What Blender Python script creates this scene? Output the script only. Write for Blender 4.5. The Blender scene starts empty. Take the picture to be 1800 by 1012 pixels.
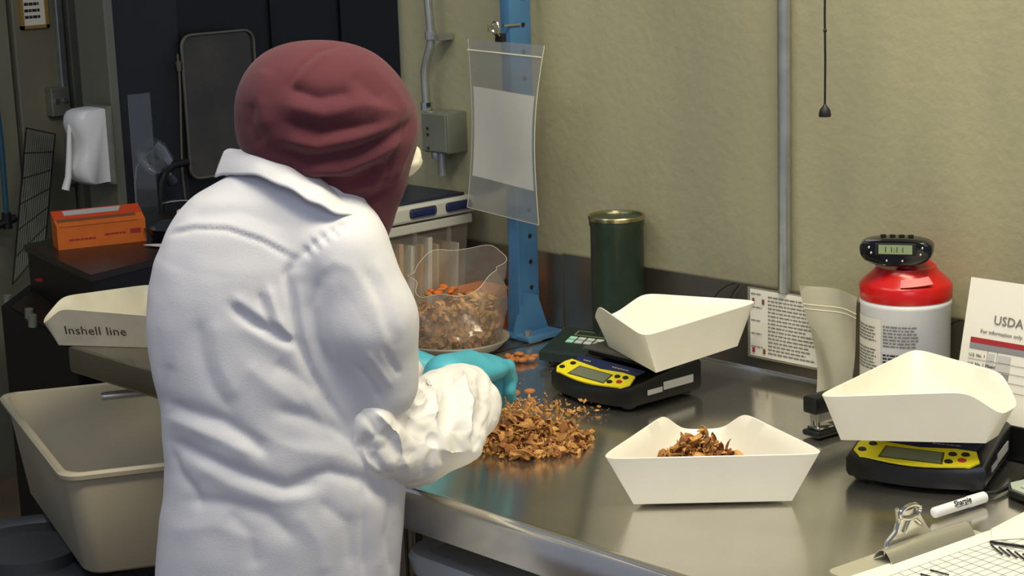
import bpy, bmesh, math, random
import numpy as np
from mathutils import Vector, Matrix, noise
random.seed(7)
PI = math.pi
SC = bpy.context.scene
COL = SC.collection

# ------------------------------------------------------------------ camera, world, lights, exposure
F, CX, CY = 3200.0, 900.0, 506.0
_p, _r, _y = math.radians(12.1), math.radians(2.0), math.radians(43.0)
_h = np.array([-math.cos(_y), math.sin(_y), 0.0])
_r0 = np.array([math.sin(_y), math.cos(_y), 0.0])
FW = _h * math.cos(_p) + np.array([0, 0, -math.sin(_p)])
_u0 = np.cross(_r0, FW)
RT = _r0 * math.cos(_r) - _u0 * math.sin(_r)
UP = _u0 * math.cos(_r) + _r0 * math.sin(_r)
EYE = np.array([0.0, 0.0, 1.75])
cd = bpy.data.cameras.new('camera'); cam = bpy.data.objects.new('camera', cd); COL.objects.link(cam)
cd.sensor_width = 36.0; cd.lens = F / 1800 * 36; cd.clip_start = 0.05; cd.clip_end = 100
M = Matrix(((RT[0], UP[0], -FW[0], EYE[0]), (RT[1], UP[1], -FW[1], EYE[1]), (RT[2], UP[2], -FW[2], EYE[2]), (0, 0, 0, 1)))
cam.matrix_world = M
SC.camera = cam

w = bpy.data.worlds.new('world'); SC.world = w; w.use_nodes = True
bg = w.node_tree.nodes['Background']; bg.inputs[0].default_value = (0.60, 0.68, 0.90, 1); bg.inputs[1].default_value = 0.28

def area(name, loc, target, sx, sy, power, col):
    l = bpy.data.lights.new(name, 'AREA'); l.shape = 'RECTANGLE'; l.size = sx; l.size_y = sy; l.energy = power; l.color = col
    o = bpy.data.objects.new(name, l); COL.objects.link(o); o.location = loc
    o.rotation_euler = (Vector(target) - Vector(loc)).to_track_quat('-Z', 'Y').to_euler()
    return o
area('bench_light', (-1.1, 1.7, 3.0), (-1.5, 1.85, 0.9), 1.5, 0.45, 40, (1.0, 0.90, 0.66))
area('aisle_light', (-2.3, 0.6, 3.1), (-2.1, 1.2, 1.0), 1.5, 0.5, 11, (1.0, 0.93, 0.78))
area('room_light', (1.3, -0.7, 3.0), (-1.7, 1.7, 0.9), 1.8, 1.0, 19, (0.80, 0.86, 1.0))
vs = SC.view_settings
vs.view_transform = 'Standard'; vs.look = 'None'; vs.gamma = 1.0; vs.use_curve_mapping = False
vs.exposure = 0.35

# ------------------------------------------------------------------ pixel rays to real places
def ray(px, py): return FW + RT * ((px - CX) / F) - UP * ((py - CY) / F)
def onz(px, py, z): d = ray(px, py); return Vector(EYE + d * ((z - EYE[2]) / d[2]))
def ony(px, py, y): d = ray(px, py); return Vector(EYE + d * ((y - EYE[1]) / d[1]))
def onx(px, py, x): d = ray(px, py); return Vector(EYE + d * ((x - EYE[0]) / d[0]))
def onh(px, py, hd):
    d = ray(px, py); return Vector(EYE + d * (hd / float(d @ _h)))
def V(*a): return Vector(a)

# ------------------------------------------------------------------ materials
def lin(c):
    out = []
    for i in (0, 2, 4):
        v = int(c[i:i + 2], 16) / 255
        out.append(v / 12.92 if v <= 0.04045 else ((v + 0.055) / 1.055) ** 2.4)
    return (*out, 1)
MATS = {}
def mat(name, col, rough=0.5, metal=0.0, var=0.0, vscale=8, bump=0.0, bscale=60, spec=0.5, stretch=None, col2=None, sheen=0.0, sub=0.0, detail=4):
    if name in MATS: return MATS[name]
    m = bpy.data.materials.new(name); m.use_nodes = True; nt = m.node_tree; N = nt.nodes; L = nt.links
    b = N['Principled BSDF']; b.inputs['Roughness'].default_value = rough; b.inputs['Metallic'].default_value = metal
    b.inputs['Base Color'].default_value = lin(col); b.inputs['Specular IOR Level'].default_value = spec
    if sheen: b.inputs['Sheen Weight'].default_value = sheen
    if sub:
        b.inputs['Subsurface Weight'].default_value = sub; b.inputs['Subsurface Radius'].default_value = (0.01, 0.008, 0.005)
    tc = N.new('ShaderNodeTexCoord'); src = tc.outputs['Object']
    if stretch:
        mp = N.new('ShaderNodeMapping'); mp.inputs['Scale'].default_value = stretch; L.new(src, mp.inputs[0]); src = mp.outputs[0]
    if var:
        n = N.new('ShaderNodeTexNoise'); n.inputs['Scale'].default_value = vscale; n.inputs['Detail'].default_value = detail; L.new(src, n.inputs[0])
        cr = N.new('ShaderNodeValToRGB'); L.new(n.outputs[0], cr.inputs[0])
        c = lin(col); d = lin(col2) if col2 else tuple(x * (1 - var) for x in c[:3]) + (1,)
        cr.color_ramp.elements[0].position = 0.35; cr.color_ramp.elements[1].position = 0.65
        cr.color_ramp.elements[0].color = d; cr.color_ramp.elements[1].color = c
        L.new(cr.outputs[0], b.inputs['Base Color'])
    if bump:
        n2 = N.new('ShaderNodeTexNoise'); n2.inputs['Scale'].default_value = bscale; n2.inputs['Detail'].default_value = 3; L.new(tc.outputs['Object'], n2.inputs[0])
        bp = N.new('ShaderNodeBump'); bp.inputs['Strength'].default_value = bump; bp.inputs['Distance'].default_value = 0.004
        L.new(n2.outputs[0], bp.inputs['Height']); L.new(bp.outputs[0], b.inputs['Normal'])
    MATS[name] = m; return m
def film(name, col, clear=0.6, rough=0.15, gloss=0.5, wrinkle=0.0, bscale=30):
    m = bpy.data.materials.new(name); m.use_nodes = True; nt = m.node_tree; N = nt.nodes; L = nt.links
    for n in list(N): N.remove(n)
    out = N.new('ShaderNodeOutputMaterial'); tr = N.new('ShaderNodeBsdfTransparent')
    df = N.new('ShaderNodeBsdfDiffuse'); df.inputs[0].default_value = lin(col)
    tl = N.new('ShaderNodeBsdfTranslucent'); tl.inputs[0].default_value = lin(col)
    gl = N.new('ShaderNodeBsdfGlossy'); gl.inputs['Roughness'].default_value = rough
    m1 = N.new('ShaderNodeMixShader'); m1.inputs[0].default_value = 0.4; L.new(df.outputs[0], m1.inputs[1]); L.new(tl.outputs[0], m1.inputs[2])
    m2 = N.new('ShaderNodeMixShader'); m2.inputs[0].default_value = clear; L.new(m1.outputs[0], m2.inputs[1]); L.new(tr.outputs[0], m2.inputs[2])
    lw = N.new('ShaderNodeLayerWeight'); lw.inputs[0].default_value = 0.35
    mul = N.new('ShaderNodeMath'); mul.operation = 'MULTIPLY_ADD'; mul.inputs[1].default_value = gloss; mul.inputs[2].default_value = 0.04
    L.new(lw.outputs['Facing'], mul.inputs[0])
    m3 = N.new('ShaderNodeMixShader'); L.new(mul.outputs[0], m3.inputs[0]); L.new(m2.outputs[0], m3.inputs[1]); L.new(gl.outputs[0], m3.inputs[2])
    L.new(m3.outputs[0], out.inputs[0])
    if wrinkle:
        tc = N.new('ShaderNodeTexCoord'); n2 = N.new('ShaderNodeTexNoise'); n2.inputs['Scale'].default_value = bscale; L.new(tc.outputs['Object'], n2.inputs[0])
        bp = N.new('ShaderNodeBump'); bp.inputs['Strength'].default_value = wrinkle; bp.inputs['Distance'].default_value = 0.01
        L.new(n2.outputs[0], bp.inputs['Height']); L.new(bp.outputs[0], gl.inputs['Normal']); L.new(bp.outputs[0], df.inputs['Normal'])
    return m

WALL = mat('painted_concrete', 'aaa684', 0.75, var=0.2, vscale=1.6, stretch=(2.2, 2.2, 0.7), col2='949177', bump=0.3, bscale=60, detail=7)
FLOOR = mat('concrete_floor', '7d6a52', 0.5, var=0.3, vscale=3)
STEEL = mat('brushed_stainless_steel', 'e3dfd4', 0.17, 0.95, var=0.12, vscale=6, bump=0.02, bscale=40)
STEEL2 = mat('dull_stainless_steel', '9a9488', 0.24, 0.9, var=0.2, vscale=5)
CHROME = mat('bright_chrome', 'd0cdc4', 0.12, 1.0)
GALV = mat('galvanised_steel', 'b4b8b4', 0.32, 0.75, var=0.2, vscale=30)
GREYBOX = mat('grey_painted_steel', '868a7c', 0.45, 0.4, var=0.2, vscale=12)
BLUE = mat('blue_painted_steel', '4878a0', 0.45, 0.0, var=0.22, vscale=9, col2='3e6b94')
HOLE = mat('dark_hole', '0c0d10', 0.8)
CREAM = mat('cream_polystyrene', 'f3efe0', 0.38, var=0.03, vscale=20, sub=0.0)
CREAM_D = mat('used_cream_polystyrene', 'ddd7be', 0.45, var=0.15, vscale=12)
YEL = mat('yellow_plastic', 'e8d81a', 0.4)
BLACK = mat('black_plastic', '131315', 0.35, var=0.3, vscale=40)
RUB = mat('black_rubber', '0a0a0b', 0.6)
NAVY = mat('navy_plastic', '20284e', 0.35)
LCD = mat('grey_liquid_crystal', '6f7459', 0.25)
LCDG = mat('green_liquid_crystal', '8b9a72', 0.25)
PLATE = mat('grey_plastic_plate', '5b574e', 0.4)
STICK = mat('silver_sticker', 'b9b9b4', 0.4)
GREEN = mat('dark_green_tin', '2a3a2c', 0.35, 0.15, var=0.25, vscale=40)
DGREEN = mat('dark_green_plastic', '1e2b25', 0.35)
MINT = mat('mint_key', '9fd8b8', 0.5)
GREYKEY = mat('pale_grey_key', 'b9c0b8', 0.5)
BRASSY = mat('tin_rim', 'b8ad84', 0.22, 1.0)
WHITEP = mat('white_plastic', 'efefee', 0.35)
REDP = mat('red_plastic', 'c01410', 0.25)
PAPER = mat('white_paper', 'e9e6da', 0.7)
INK = mat('grey_ink', '77746c', 0.8)
INKD = mat('black_ink', '23222a', 0.8)
INKR = mat('red_ink', 'a2252c', 0.7)
GREYP = mat('grey_print', '8a8a8c', 0.8)
LAVB = mat('light_grey_print', 'c4c2bf', 0.8)
ORANGE = mat('orange_card', 'd86a18', 0.6, var=0.12, vscale=20)
ORANGED = mat('brown_orange_card', '7a4a22', 0.6)
REDO = mat('red_orange_card', 'd2481c', 0.5)
COAT = mat('white_cotton_cloth', 'd9d9de', 0.85, var=0.04, vscale=10, bump=0.10, bscale=500, sheen=0.0)
TYVEK = mat('white_spunbonded_sleeve', 'eceae6', 0.55, bump=0.1, bscale=120)
MAROON = mat('maroon_fleece', '5b2932', 0.95, var=0.12, vscale=9, bump=0.10, bscale=600, sheen=0.08)
TEAL = mat('teal_nitrile', '4fb0c4', 0.4, bump=0.2, bscale=60)
SKIN = mat('skin', 'b98565', 0.5)
JEANS = mat('dark_blue_trousers', '252c3c', 0.9)
SHOE = mat('black_shoe_leather', '141414', 0.5)
MASKM = mat('white_hair_net', 'e6e2cc', 0.8, bump=0.5, bscale=90)
TUBM = mat('beige_grey_plastic', 'c0b79d', 0.45, var=0.1, vscale=5)
BINM = mat('dark_grey_plastic', '3c3f44', 0.45)
BLK = mat('black_painted_steel', '0b0b0d', 0.5)
CABTOP = mat('dark_brown_laminate', '2b211b', 0.35, var=0.3, vscale=8)
DARKW = mat('dark_slate_panel', '24272a', 0.6, var=0.2, vscale=4)
DARKB = mat('dark_brown_panel', '15120f', 0.5, var=0.3, vscale=3)
DOORM = mat('olive_grey_door', '7d7a66', 0.6, var=0.15, vscale=4)
FRAMEM = mat('grey_green_frame', '6f7062', 0.5)
BROWNCB = mat('brown_cardboard', '80552f', 0.8, var=0.2, vscale=6)
TOTEM = mat('pale_grey_tote', 'd3d8dc', 0.4)
CRATEF = mat('pale_grey_frame_plastic', 'b6b7ab', 0.4)
MANILA = mat('manila_folder', 'cfae84', 0.7)
HUSK = [mat('brown_hull', 'bd8846', 0.75, var=0.35, vscale=70, col2='84562a'), mat('tan_hull', 'd4a05a', 0.75, var=0.3, vscale=70, col2='a06c34'), mat('dark_hull', '9a6532', 0.8, var=0.3, vscale=70, col2='6a401e')]
ALM = mat('almond_skin', 'b5733c', 0.6, var=0.2, vscale=80)
GLASSY = mat('olive_reflection_glass', '4d4630', 0.18, spec=0.7, var=0.5, vscale=6)  # brownish-olive reflection painted into the pane's base colour
FILM = film('clear_bag_film', 'ded6c4', 0.74, 0.16, 0.45, 0.4, 25)
FILMH = film('hanging_bag_film', 'c9ccd0', 0.78, 0.2, 0.45, 0.25, 14)
FILMM = film('milky_bag_film', 'cfccb6', 0.22, 0.2, 0.35, 0.35, 18)
LAMF = film('laminate_film', 'd5d2c2', 0.6, 0.12, 0.3)
CLEARP = film('frosted_crate_plastic', 'd6d2c4', 0.76, 0.2, 0.3)
JARM = film('clear_plastic_jar', 'aab0b0', 0.85, 0.1, 0.8)

# ------------------------------------------------------------------ mesh builder
class MB:
    def __init__(s): s.bm = bmesh.new()
    def _x(s, vs, loc=(0, 0, 0), rot=None, sc=None):
        m = Matrix.Translation(loc)
        if rot is not None:
            from mathutils import Euler
            m = m @ Euler(rot).to_matrix().to_4x4()
        if sc is not None: m = m @ Matrix.Diagonal((*sc, 1))
        bmesh.ops.transform(s.bm, matrix=m, verts=vs); return s
    def box(s, loc, size, rot=None, bev=0.0, seg=2):
        r = bmesh.ops.create_cube(s.bm, size=1); vs = r['verts']
        for v in vs: v.co = Vector((v.co.x * size[0], v.co.y * size[1], v.co.z * size[2]))
        if bev:
            es = list({e for v in vs for e in v.link_edges})
            rb = bmesh.ops.bevel(s.bm, geom=es, offset=bev, segments=(seg if bev < 0.05 else 8), affect='EDGES', profile=0.5)
            vs = list({v for f in rb['faces'] for v in f.verts} | {v for v in vs if v.is_valid})
        s._x(vs, loc, rot); return s
    def bb(s, a, b, bev=0.0): return s.box(tuple((a[i] + b[i]) / 2 for i in range(3)), tuple(abs(b[i] - a[i]) for i in range(3)), bev=bev)
    def cyl(s, p0, p1, r0, r1=None, seg=20, caps=True):
        p0, p1 = Vector(p0), Vector(p1); r1 = r0 if r1 is None else r1
        d = p1 - p0; r = bmesh.ops.create_cone(s.bm, cap_ends=caps, segments=seg, radius1=r0, radius2=r1, depth=d.length)
        m = Matrix.Translation((p0 + p1) / 2) @ d.to_track_quat('Z', 'Y').to_matrix().to_4x4()
        bmesh.ops.transform(s.bm, matrix=m, verts=r['verts']); return s
    def ball(s, loc, sc, rot=None, u=16, v=10):
        r = bmesh.ops.create_uvsphere(s.bm, u_segments=u, v_segments=v, radius=1); s._x(r['verts'], loc, rot, sc); return s
    def tube(s, pts, r, seg=8, closed=False):
        pts = [Vector(p) for p in pts]; n = len(pts); rings = []
        prev = None
        for i, p in enumerate(pts):
            a = pts[(i - 1) % n] if (i or closed) else p; b = pts[(i + 1) % n] if (i < n - 1 or closed) else p
            t = (b - a).normalized()
            if prev is None: nrm = t.orthogonal().normalized()
            else: nrm = (prev - t * prev.dot(t)); nrm = nrm.normalized() if nrm.length > 1e-6 else t.orthogonal().normalized()
            prev = nrm; bn = t.cross(nrm)
            rr = r[i] if isinstance(r, (list, tuple)) else r
            rings.append([s.bm.verts.new(p + (nrm * math.cos(q) + bn * math.sin(q)) * rr) for q in [2 * PI * k / seg for k in range(seg)]])
        m = n if closed else n - 1
        for i in range(m):
            A, B = rings[i], rings[(i + 1) % n]
            for k in range(seg): s.bm.faces.new((A[k], A[(k + 1) % seg], B[(k + 1) % seg], B[k]))
        if not closed:
            s.bm.faces.new(rings[0][::-1]); s.bm.faces.new(rings[-1])
        return s
    def lathe(s, prof, c=(0, 0, 0), seg=40, caps=True):
        rings = [[s.bm.verts.new((c[0] + r * math.cos(2 * PI * k / seg), c[1] + r * math.sin(2 * PI * k / seg), c[2] + z)) for k in range(seg)] for r, z in prof]
        for A, B in zip(rings, rings[1:]):
            for k in range(seg): s.bm.faces.new((A[k], A[(k + 1) % seg], B[(k + 1) % seg], B[k]))
        if caps: s.bm.faces.new(rings[0][::-1]); s.bm.faces.new(rings[-1])
        return s
    def prism(s, poly, z0, z1, m=None):
        a = [s.bm.verts.new((x, y, z0)) for x, y in poly]; b = [s.bm.verts.new((x, y, z1)) for x, y in poly]; n = len(poly)
        s.bm.faces.new(a[::-1]); s.bm.faces.new(b)
        for k in range(n): s.bm.faces.new((a[k], a[(k + 1) % n], b[(k + 1) % n], b[k]))
        if m is not None: bmesh.ops.transform(s.bm, matrix=m, verts=a + b)
        return s
    def grid(s, f, nu, nv, thick=0.0):
        P = [[Vector(f(i / nu, j / nv)) for j in range(nv + 1)] for i in range(nu + 1)]
        G = [[s.bm.verts.new(p) for p in row] for row in P]
        fs = [s.bm.faces.new((G[i][j], G[i + 1][j], G[i + 1][j + 1], G[i][j + 1])) for i in range(nu) for j in range(nv)]
        if thick: s.bm.normal_update(); bmesh.ops.solidify(s.bm, geom=fs, thickness=thick)
        return s
    def quad(s, a, b, c, d, thick=0.0):
        return s.grid(lambda u, v: Vector(a).lerp(Vector(b), u).lerp(Vector(d).lerp(Vector(c), u), v), 1, 1, thick)
    def loops(s, rings, close_top=True, close_bot=True, cyc=True):
        R = [[s.bm.verts.new(p) for p in ring] for ring in rings]; n = len(R[0])
        for A, B in zip(R, R[1:]):
            for k in range(n if cyc else n - 1): s.bm.faces.new((A[k], A[(k + 1) % n], B[(k + 1) % n], B[k]))
        if close_bot: s.bm.faces.new(R[0][::-1])
        if close_top: s.bm.faces.new(R[-1])
        return s
    def build(s, name, m, parent=None, smooth=False, world=False, kind=None, angle=40):
        if world and parent is not None:
            bmesh.ops.transform(s.bm, matrix=parent_frame(parent).inverted(), verts=s.bm.verts[:])
        bmesh.ops.recalc_face_normals(s.bm, faces=s.bm.faces[:])
        for f in s.bm.faces: f.material_index = 0
        me = bpy.data.meshes.new(name); s.bm.to_mesh(me); s.bm.free()
        me.materials.append(m)
        if smooth:
            me.shade_smooth()
            if angle: me.set_sharp_from_angle(angle=math.radians(angle))
        o = bpy.data.objects.new(name, me); COL.objects.link(o)
        if parent is not None: o.parent = parent
        if kind: o['kind'] = kind
        return o
def parent_frame(o):
    m = Matrix.Identity(4)
    while o is not None: m = o.matrix_basis @ m; o = o.parent
    return m
def thing(name, label, cat, loc=(0, 0, 0), rz=0.0, group=None):
    o = bpy.data.objects.new(name, None); COL.objects.link(o); o.location = loc; o.rotation_euler = (0, 0, rz)
    o.empty_display_size = 0.05
    return tag(o, label, cat, group)
def tag(o, label, cat, group=None, kind=None):
    o['label'] = label; o['category'] = cat
    if group: o['group'] = group
    if kind: o['kind'] = kind
    return o
def struct(o): o['kind'] = 'structure'; return o
def text(name, body, size, m, parent, mtx, world=False, align='LEFT', ext=0.0002, shear=0.0, space=1.0, off=0.0):
    cu = bpy.data.curves.new(name, 'FONT'); cu.body = body; cu.size = size; cu.extrude = ext; cu.align_x = align
    cu.shear = shear; cu.space_character = space; cu.resolution_u = 2; cu.offset = off
    t = bpy.data.objects.new(name, cu); COL.objects.link(t)
    dg = bpy.context.evaluated_depsgraph_get(); me = bpy.data.meshes.new_from_object(t.evaluated_get(dg))
    bpy.data.objects.remove(t); bpy.data.curves.remove(cu)
    me.name = name
    if world: mtx = parent_frame(parent).inverted() @ mtx
    me.transform(mtx); me.materials.clear(); me.materials.append(m)
    o = bpy.data.objects.new(name, me); COL.objects.link(o); o.parent = parent; return o
def frame_m(o, x, y):
    x = Vector(x).normalized(); y = Vector(y); y = (y - x * y.dot(x)).normalized(); z = x.cross(y)
    return Matrix(((x.x, y.x, z.x, o[0]), (x.y, y.y, z.y, o[1]), (x.z, y.z, z.z, o[2]), (0, 0, 0, 1)))
def lines_of_print(mtx, w, rows, lh, rng, word=(0.004, 0.012), th=0.35):
    """small printed word bars, real flat ink on the sheet"""
    b = MB()
    for r in range(rows):
        x = 0.0; end = w * rng.uniform(0.75, 1.0)
        while x < end:
            ww = min(rng.uniform(*word), end - x)
            if ww > 0.001:
                q = [Vector((x, -r * lh, 0)), Vector((x + ww, -r * lh, 0)), Vector((x + ww, -r * lh - lh * th, 0)), Vector((x, -r * lh - lh * th, 0))]
                b.bm.faces.new([b.bm.verts.new(mtx @ p) for p in q])
            x += ww + 0.0016
    return b

# ------------------------------------------------------------------ signed distance modelling
def surface_nets(fn, lo, hi, h):
    ax = [np.arange(lo[i], hi[i] + h, h, dtype=np.float32) for i in range(3)]
    X, Y, Z = np.meshgrid(*ax, indexing='ij', sparse=True)
    S = fn(X, Y, Z).astype(np.float32); ins = S < 0
    n = [len(a) for a in ax]; nc = tuple(k - 1 for k in n)
    cnt = np.zeros(nc, np.float32); acc = np.zeros(nc + (3,), np.float32)
    def sl(o): return tuple(slice(o[i], o[i] + nc[i]) for i in range(3))
    corners = [(i, j, k) for i in (0, 1) for j in (0, 1) for k in (0, 1)]
    for a in corners:
        for d in range(3):
            if a[d]: continue
            b = list(a); b[d] = 1; b = tuple(b)
            Sa, Sb = S[sl(a)], S[sl(b)]; cr = (ins[sl(a)] != ins[sl(b)])
            with np.errstate(all='ignore'): t = np.where(cr, Sa / (Sa - Sb), 0)
            cnt += cr
            for q in range(3):
                acc[..., q] += np.where(cr, a[q] + (t if q == d else 0), 0)
    act = cnt > 0; idx = -np.ones(nc, np.int64); ii = np.argwhere(act); idx[act] = np.arange(len(ii))
    P = (acc[act] / cnt[act][:, None] + ii) * h + np.array(lo)
    faces = []
    for d in range(3):
        e1, e2 = (d + 1) % 3, (d + 2) % 3
        s0 = [slice(0, n[i]) for i in range(3)]; s1 = list(s0)
        s0[d] = slice(0, n[d] - 1); s1[d] = slice(1, n[d])
        for e in (e1, e2): s0[e] = slice(1, n[e] - 1); s1[e] = slice(1, n[e] - 1)
        A, B = ins[tuple(s0)], ins[tuple(s1)]
        for flip, cond in ((0, A & ~B), (1, ~A & B)):
            q = np.argwhere(cond)
            if not len(q): continue
            q[:, e1] += 1; q[:, e2] += 1
            def cell(o1, o2):
                c = q.copy(); c[:, e1] += o1; c[:, e2] += o2; return idx[c[:, 0], c[:, 1], c[:, 2]]
            f = np.stack([cell(-1, -1), cell(0, -1), cell(0, 0), cell(-1, 0)], 1)
            faces.append(f[:, ::-1] if flip else f)
    return P, np.concatenate(faces)
def np_mesh(P, Fc, name, m, parent, world=True):
    Mi = parent_frame(parent).inverted() if (world and parent is not None) else Matrix.Identity(4)
    A = np.array(Mi); P = P @ A[:3, :3].T + A[:3, 3]
    me = bpy.data.meshes.new(name); me.from_pydata(P.tolist(), [], Fc.tolist()); me.update(); me.materials.append(m); me.shade_smooth()
    o = bpy.data.objects.new(name, me); COL.objects.link(o)
    if parent is not None: o.parent = parent
    return o
def smin(a, b, k):
    hh = np.clip(0.5 + 0.5 * (b - a) / k, 0, 1); return b + (a - b) * hh - k * hh * (1 - hh)
def cone(X, Y, Z, a, b, ra, rb):
    a = np.array(a); b = np.array(b); d = b - a; L2 = float(d @ d)
    t = np.clip(((X - a[0]) * d[0] + (Y - a[1]) * d[1] + (Z - a[2]) * d[2]) / L2, 0, 1)
    return np.sqrt((X - a[0] - t * d[0]) ** 2 + (Y - a[1] - t * d[1]) ** 2 + (Z - a[2] - t * d[2]) ** 2) - (ra + (rb - ra) * t)
def ell(X, Y, Z, c, r, R=None):
    dx, dy, dz = X - c[0], Y - c[1], Z - c[2]
    if R is not None:
        R = np.array(R); x = dx * R[0][0] + dy * R[0][1] + dz * R[0][2]; y = dx * R[1][0] + dy * R[1][1] + dz * R[1][2]; z = dx * R[2][0] + dy * R[2][1] + dz * R[2][2]
    else: x, y, z = dx, dy, dz
    k0 = np.sqrt((x / r[0]) ** 2 + (y / r[1]) ** 2 + (z / r[2]) ** 2)
    k1 = np.sqrt((x / r[0] ** 2) ** 2 + (y / r[1] ** 2) ** 2 + (z / r[2] ** 2) ** 2) + 1e-9
    return k0 * (k0 - 1) / k1
def normals(P, Fc):
    a, b, c, d = (P[Fc[:, i]] for i in range(4)); nf = np.cross(c - a, d - b)
    N = np.zeros_like(P)
    for i in range(4): np.add.at(N, Fc[:, i], nf)
    return N / (np.linalg.norm(N, axis=1, keepdims=True) + 1e-12)
def relax(P, Fc, it=2, k=0.5):
    E = np.concatenate([Fc[:, [i, (i + 1) % 4]] for i in range(4)])
    for _ in range(it):
        S = np.zeros_like(P); C = np.zeros(len(P))
        np.add.at(S, E[:, 0], P[E[:, 1]]); np.add.at(C, E[:, 0], 1); np.add.at(S, E[:, 1], P[E[:, 0]]); np.add.at(C, E[:, 1], 1)
        P = P + (S / C[:, None] - P) * k
    return P
def folds(P, N, table):
    """push creases into cloth: each fold is a curve across the garment with its own width and depth"""
    v = P - EYE; z = v @ FW; px = CX + F * (v @ RT) / z; py = CY - F * (v @ UP) / z
    face = np.clip(-(N * v).sum(1) / np.linalg.norm(v, axis=1) * 2.2, 0, 1)
    D = np.zeros(len(P))
    for pts, wd, amp in table:
        best = np.full(len(P), 1e9); tb = np.zeros(len(P)); n = len(pts) - 1
        for i in range(n):
            a = np.array(pts[i], float); b = np.array(pts[i + 1], float); d = b - a; L2 = d @ d
            t = np.clip(((px - a[0]) * d[0] + (py - a[1]) * d[1]) / L2, 0, 1)
            q = np.hypot(px - a[0] - t * d[0], py - a[1] - t * d[1])
            m = q < best; best[m] = q[m]; tb[m] = ((i + t) / n)[m]
        end = np.clip(np.minimum(tb, 1 - tb) * 6 + 0.25, 0, 1)
        D += amp * end * np.exp(-(best / wd) ** 1.5)
    return P + N * (D * face)[:, None]
def crinkle(P, N, sc, amp, ridge=True, seed=0.0):
    d = np.empty(len(P))
    if ridge == 'paper':
        for i, p in enumerate(P):
            q = Vector(p) * sc + Vector((seed, seed, seed)); q += noise.noise_vector(q * 0.7) * 0.35
            dd_ = noise.voronoi(q)[0]; d[i] = -(1 - min(1.0, (dd_[1] - dd_[0]) * 1.3)) ** 2 + 0.9 * (noise.cell(dd_[2] if False else Vector(noise.voronoi(q)[1][0]) * 7.3) - 0.5) * min(1.0, (dd_[1] - dd_[0]) * 1.5)
        return P + N * (d * amp)[:, None]
    for i, p in enumerate(P):
        q = Vector(p) * sc + Vector((seed, seed, seed)); x = noise.noise(q)
        d[i] = (1 - min(1.0, abs(x) * 2.6)) ** 1.6 if ridge else x
    return P + N * (d * amp)[:, None]

YW = 2.48      # face of the back wall
TZ = 0.90      # bench top height
# ================================================================== STRUCTURE
XE = -3.04
struct(MB().bb((XE, YW, 0), (1.6, YW + 0.25, 3.3), bev=0.09).build('wall_back', WALL, smooth=True))
struct(MB().bb((-6.5, -1.5, -0.1), (2.5, 6.0, 0)).build('floor', FLOOR))
# left wall, its door and frame (wall faces +X)
XL = -5.2
def yl(px, py): return onx(px, py, XL).y
y_gap1 = yl(28, 150); y_gap2 = yl(118, 150); y_end = yl(196, 150)
struct(MB().bb((XL - 0.2, -1.5, 0), (XL, y_gap1 - 0.01, 3.0)).build('wall_left', mat('left_wall_paint', '7e7c69', 0.7, var=0.12, vscale=5)))
dr = MB().bb((XL - 0.1, y_gap1 + 0.004, 0), (XL + 0.01, y_gap2 - 0.006, 3.0), bev=0.004).build('door_1', DOORM); struct(dr)
MB().bb((XL + 0.008, y_gap2 - 0.035, 0.9), (XL + 0.03, y_gap2 - 0.010, 3.0), bev=0.005).build('door_edge_strip', GALV, dr)
f1 = MB()
for a, b, t in ((y_gap2 + 0.006, y_gap2 + 0.05, 0.03), (y_gap2 + 0.055, y_gap2 + 0.09, 0.05), (y_gap2 + 0.095, y_end, 0.02)):
    f1.bb((XL - 0.1, a, 0), (XL + t, b, 3.0), bev=0.003)
struct(f1.build('trim_1', FRAMEM))
# dark partition behind
XD = -4.75
yd0 = onx(197, 150, XD).y; yd1 = onx(322, 150, XD).y
pn = MB().bb((XD - 0.1, yd0, 0), (XD, yd1, 3.0), bev=0.01).build('wall_partition', DARKW); struct(pn)
struct(MB().bb((XD - 0.12, yd1, 0), (XD - 0.02, 6.0, 3.0)).build('wall_far', DARKB))
for k in range(4):
    y = yd1 + 0.35 + k * 0.28
    MB().bb((XD - 0.02, y, 0), (XD - 0.012, y + 0.02, 3.0)).build('panel_seam', BLK, bpy.data.objects['wall_far'])

# ================================================================== BENCHES
t = thing('sorting_table', 'long stainless steel sorting bench with rolled front edge and upstand along the wall', 'table', (-1.0, 1.627, 0))
X0, X1 = -2.50, 1.35
top = MB()
prof = [(0.0, -0.060), (0.0, -0.012), (0.003, -0.004), (0.010, 0.000), (0.022, -0.001), (0.034, -0.004), (0.80, -0.004), (0.835, 0.004), (0.843, 0.012)]
top.grid(lambda u, v: (X0 + 1.0 + (X1 - X0) * u, prof[round(v * (len(prof) - 1))][0], TZ + prof[round(v * (len(prof) - 1))][1]), 4, len(prof) - 1, thick=0.003)
top.build('tabletop', STEEL, t, smooth=True, angle=60)
MB().bb((X0 + 1.0, 0.843, TZ + 0.0), (X1 + 1.0, 0.853 - 0.002, TZ + 0.162)).build('backsplash', mat('splash_steel', '8f887c', 0.30, 0.85, var=0.18, vscale=4), t)
MB().bb((X0 + 1.0, 0.012, TZ - 0.058), (X0 + 1.02, 0.84, TZ - 0.008)).build('end_rail', STEEL2, t)
for x in (X0 + 1.08, 0.6, X1 + 0.92):
    for y in (0.08, 0.78):
        MB().cyl((x, y, 0.0), (x, y, TZ - 0.01), 0.02).build('leg', STEEL2, t, smooth=True)
MB().bb((X0 + 1.06, 0.10, 0.40), (X1 + 0.94, 0.80, 0.425)).build('undershelf', STEEL2, t)
t2 = thing('side_table', 'stainless steel bench set back behind the worker, its free corner at far left', 'table', (-2.86, 1.77, 0))
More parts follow.
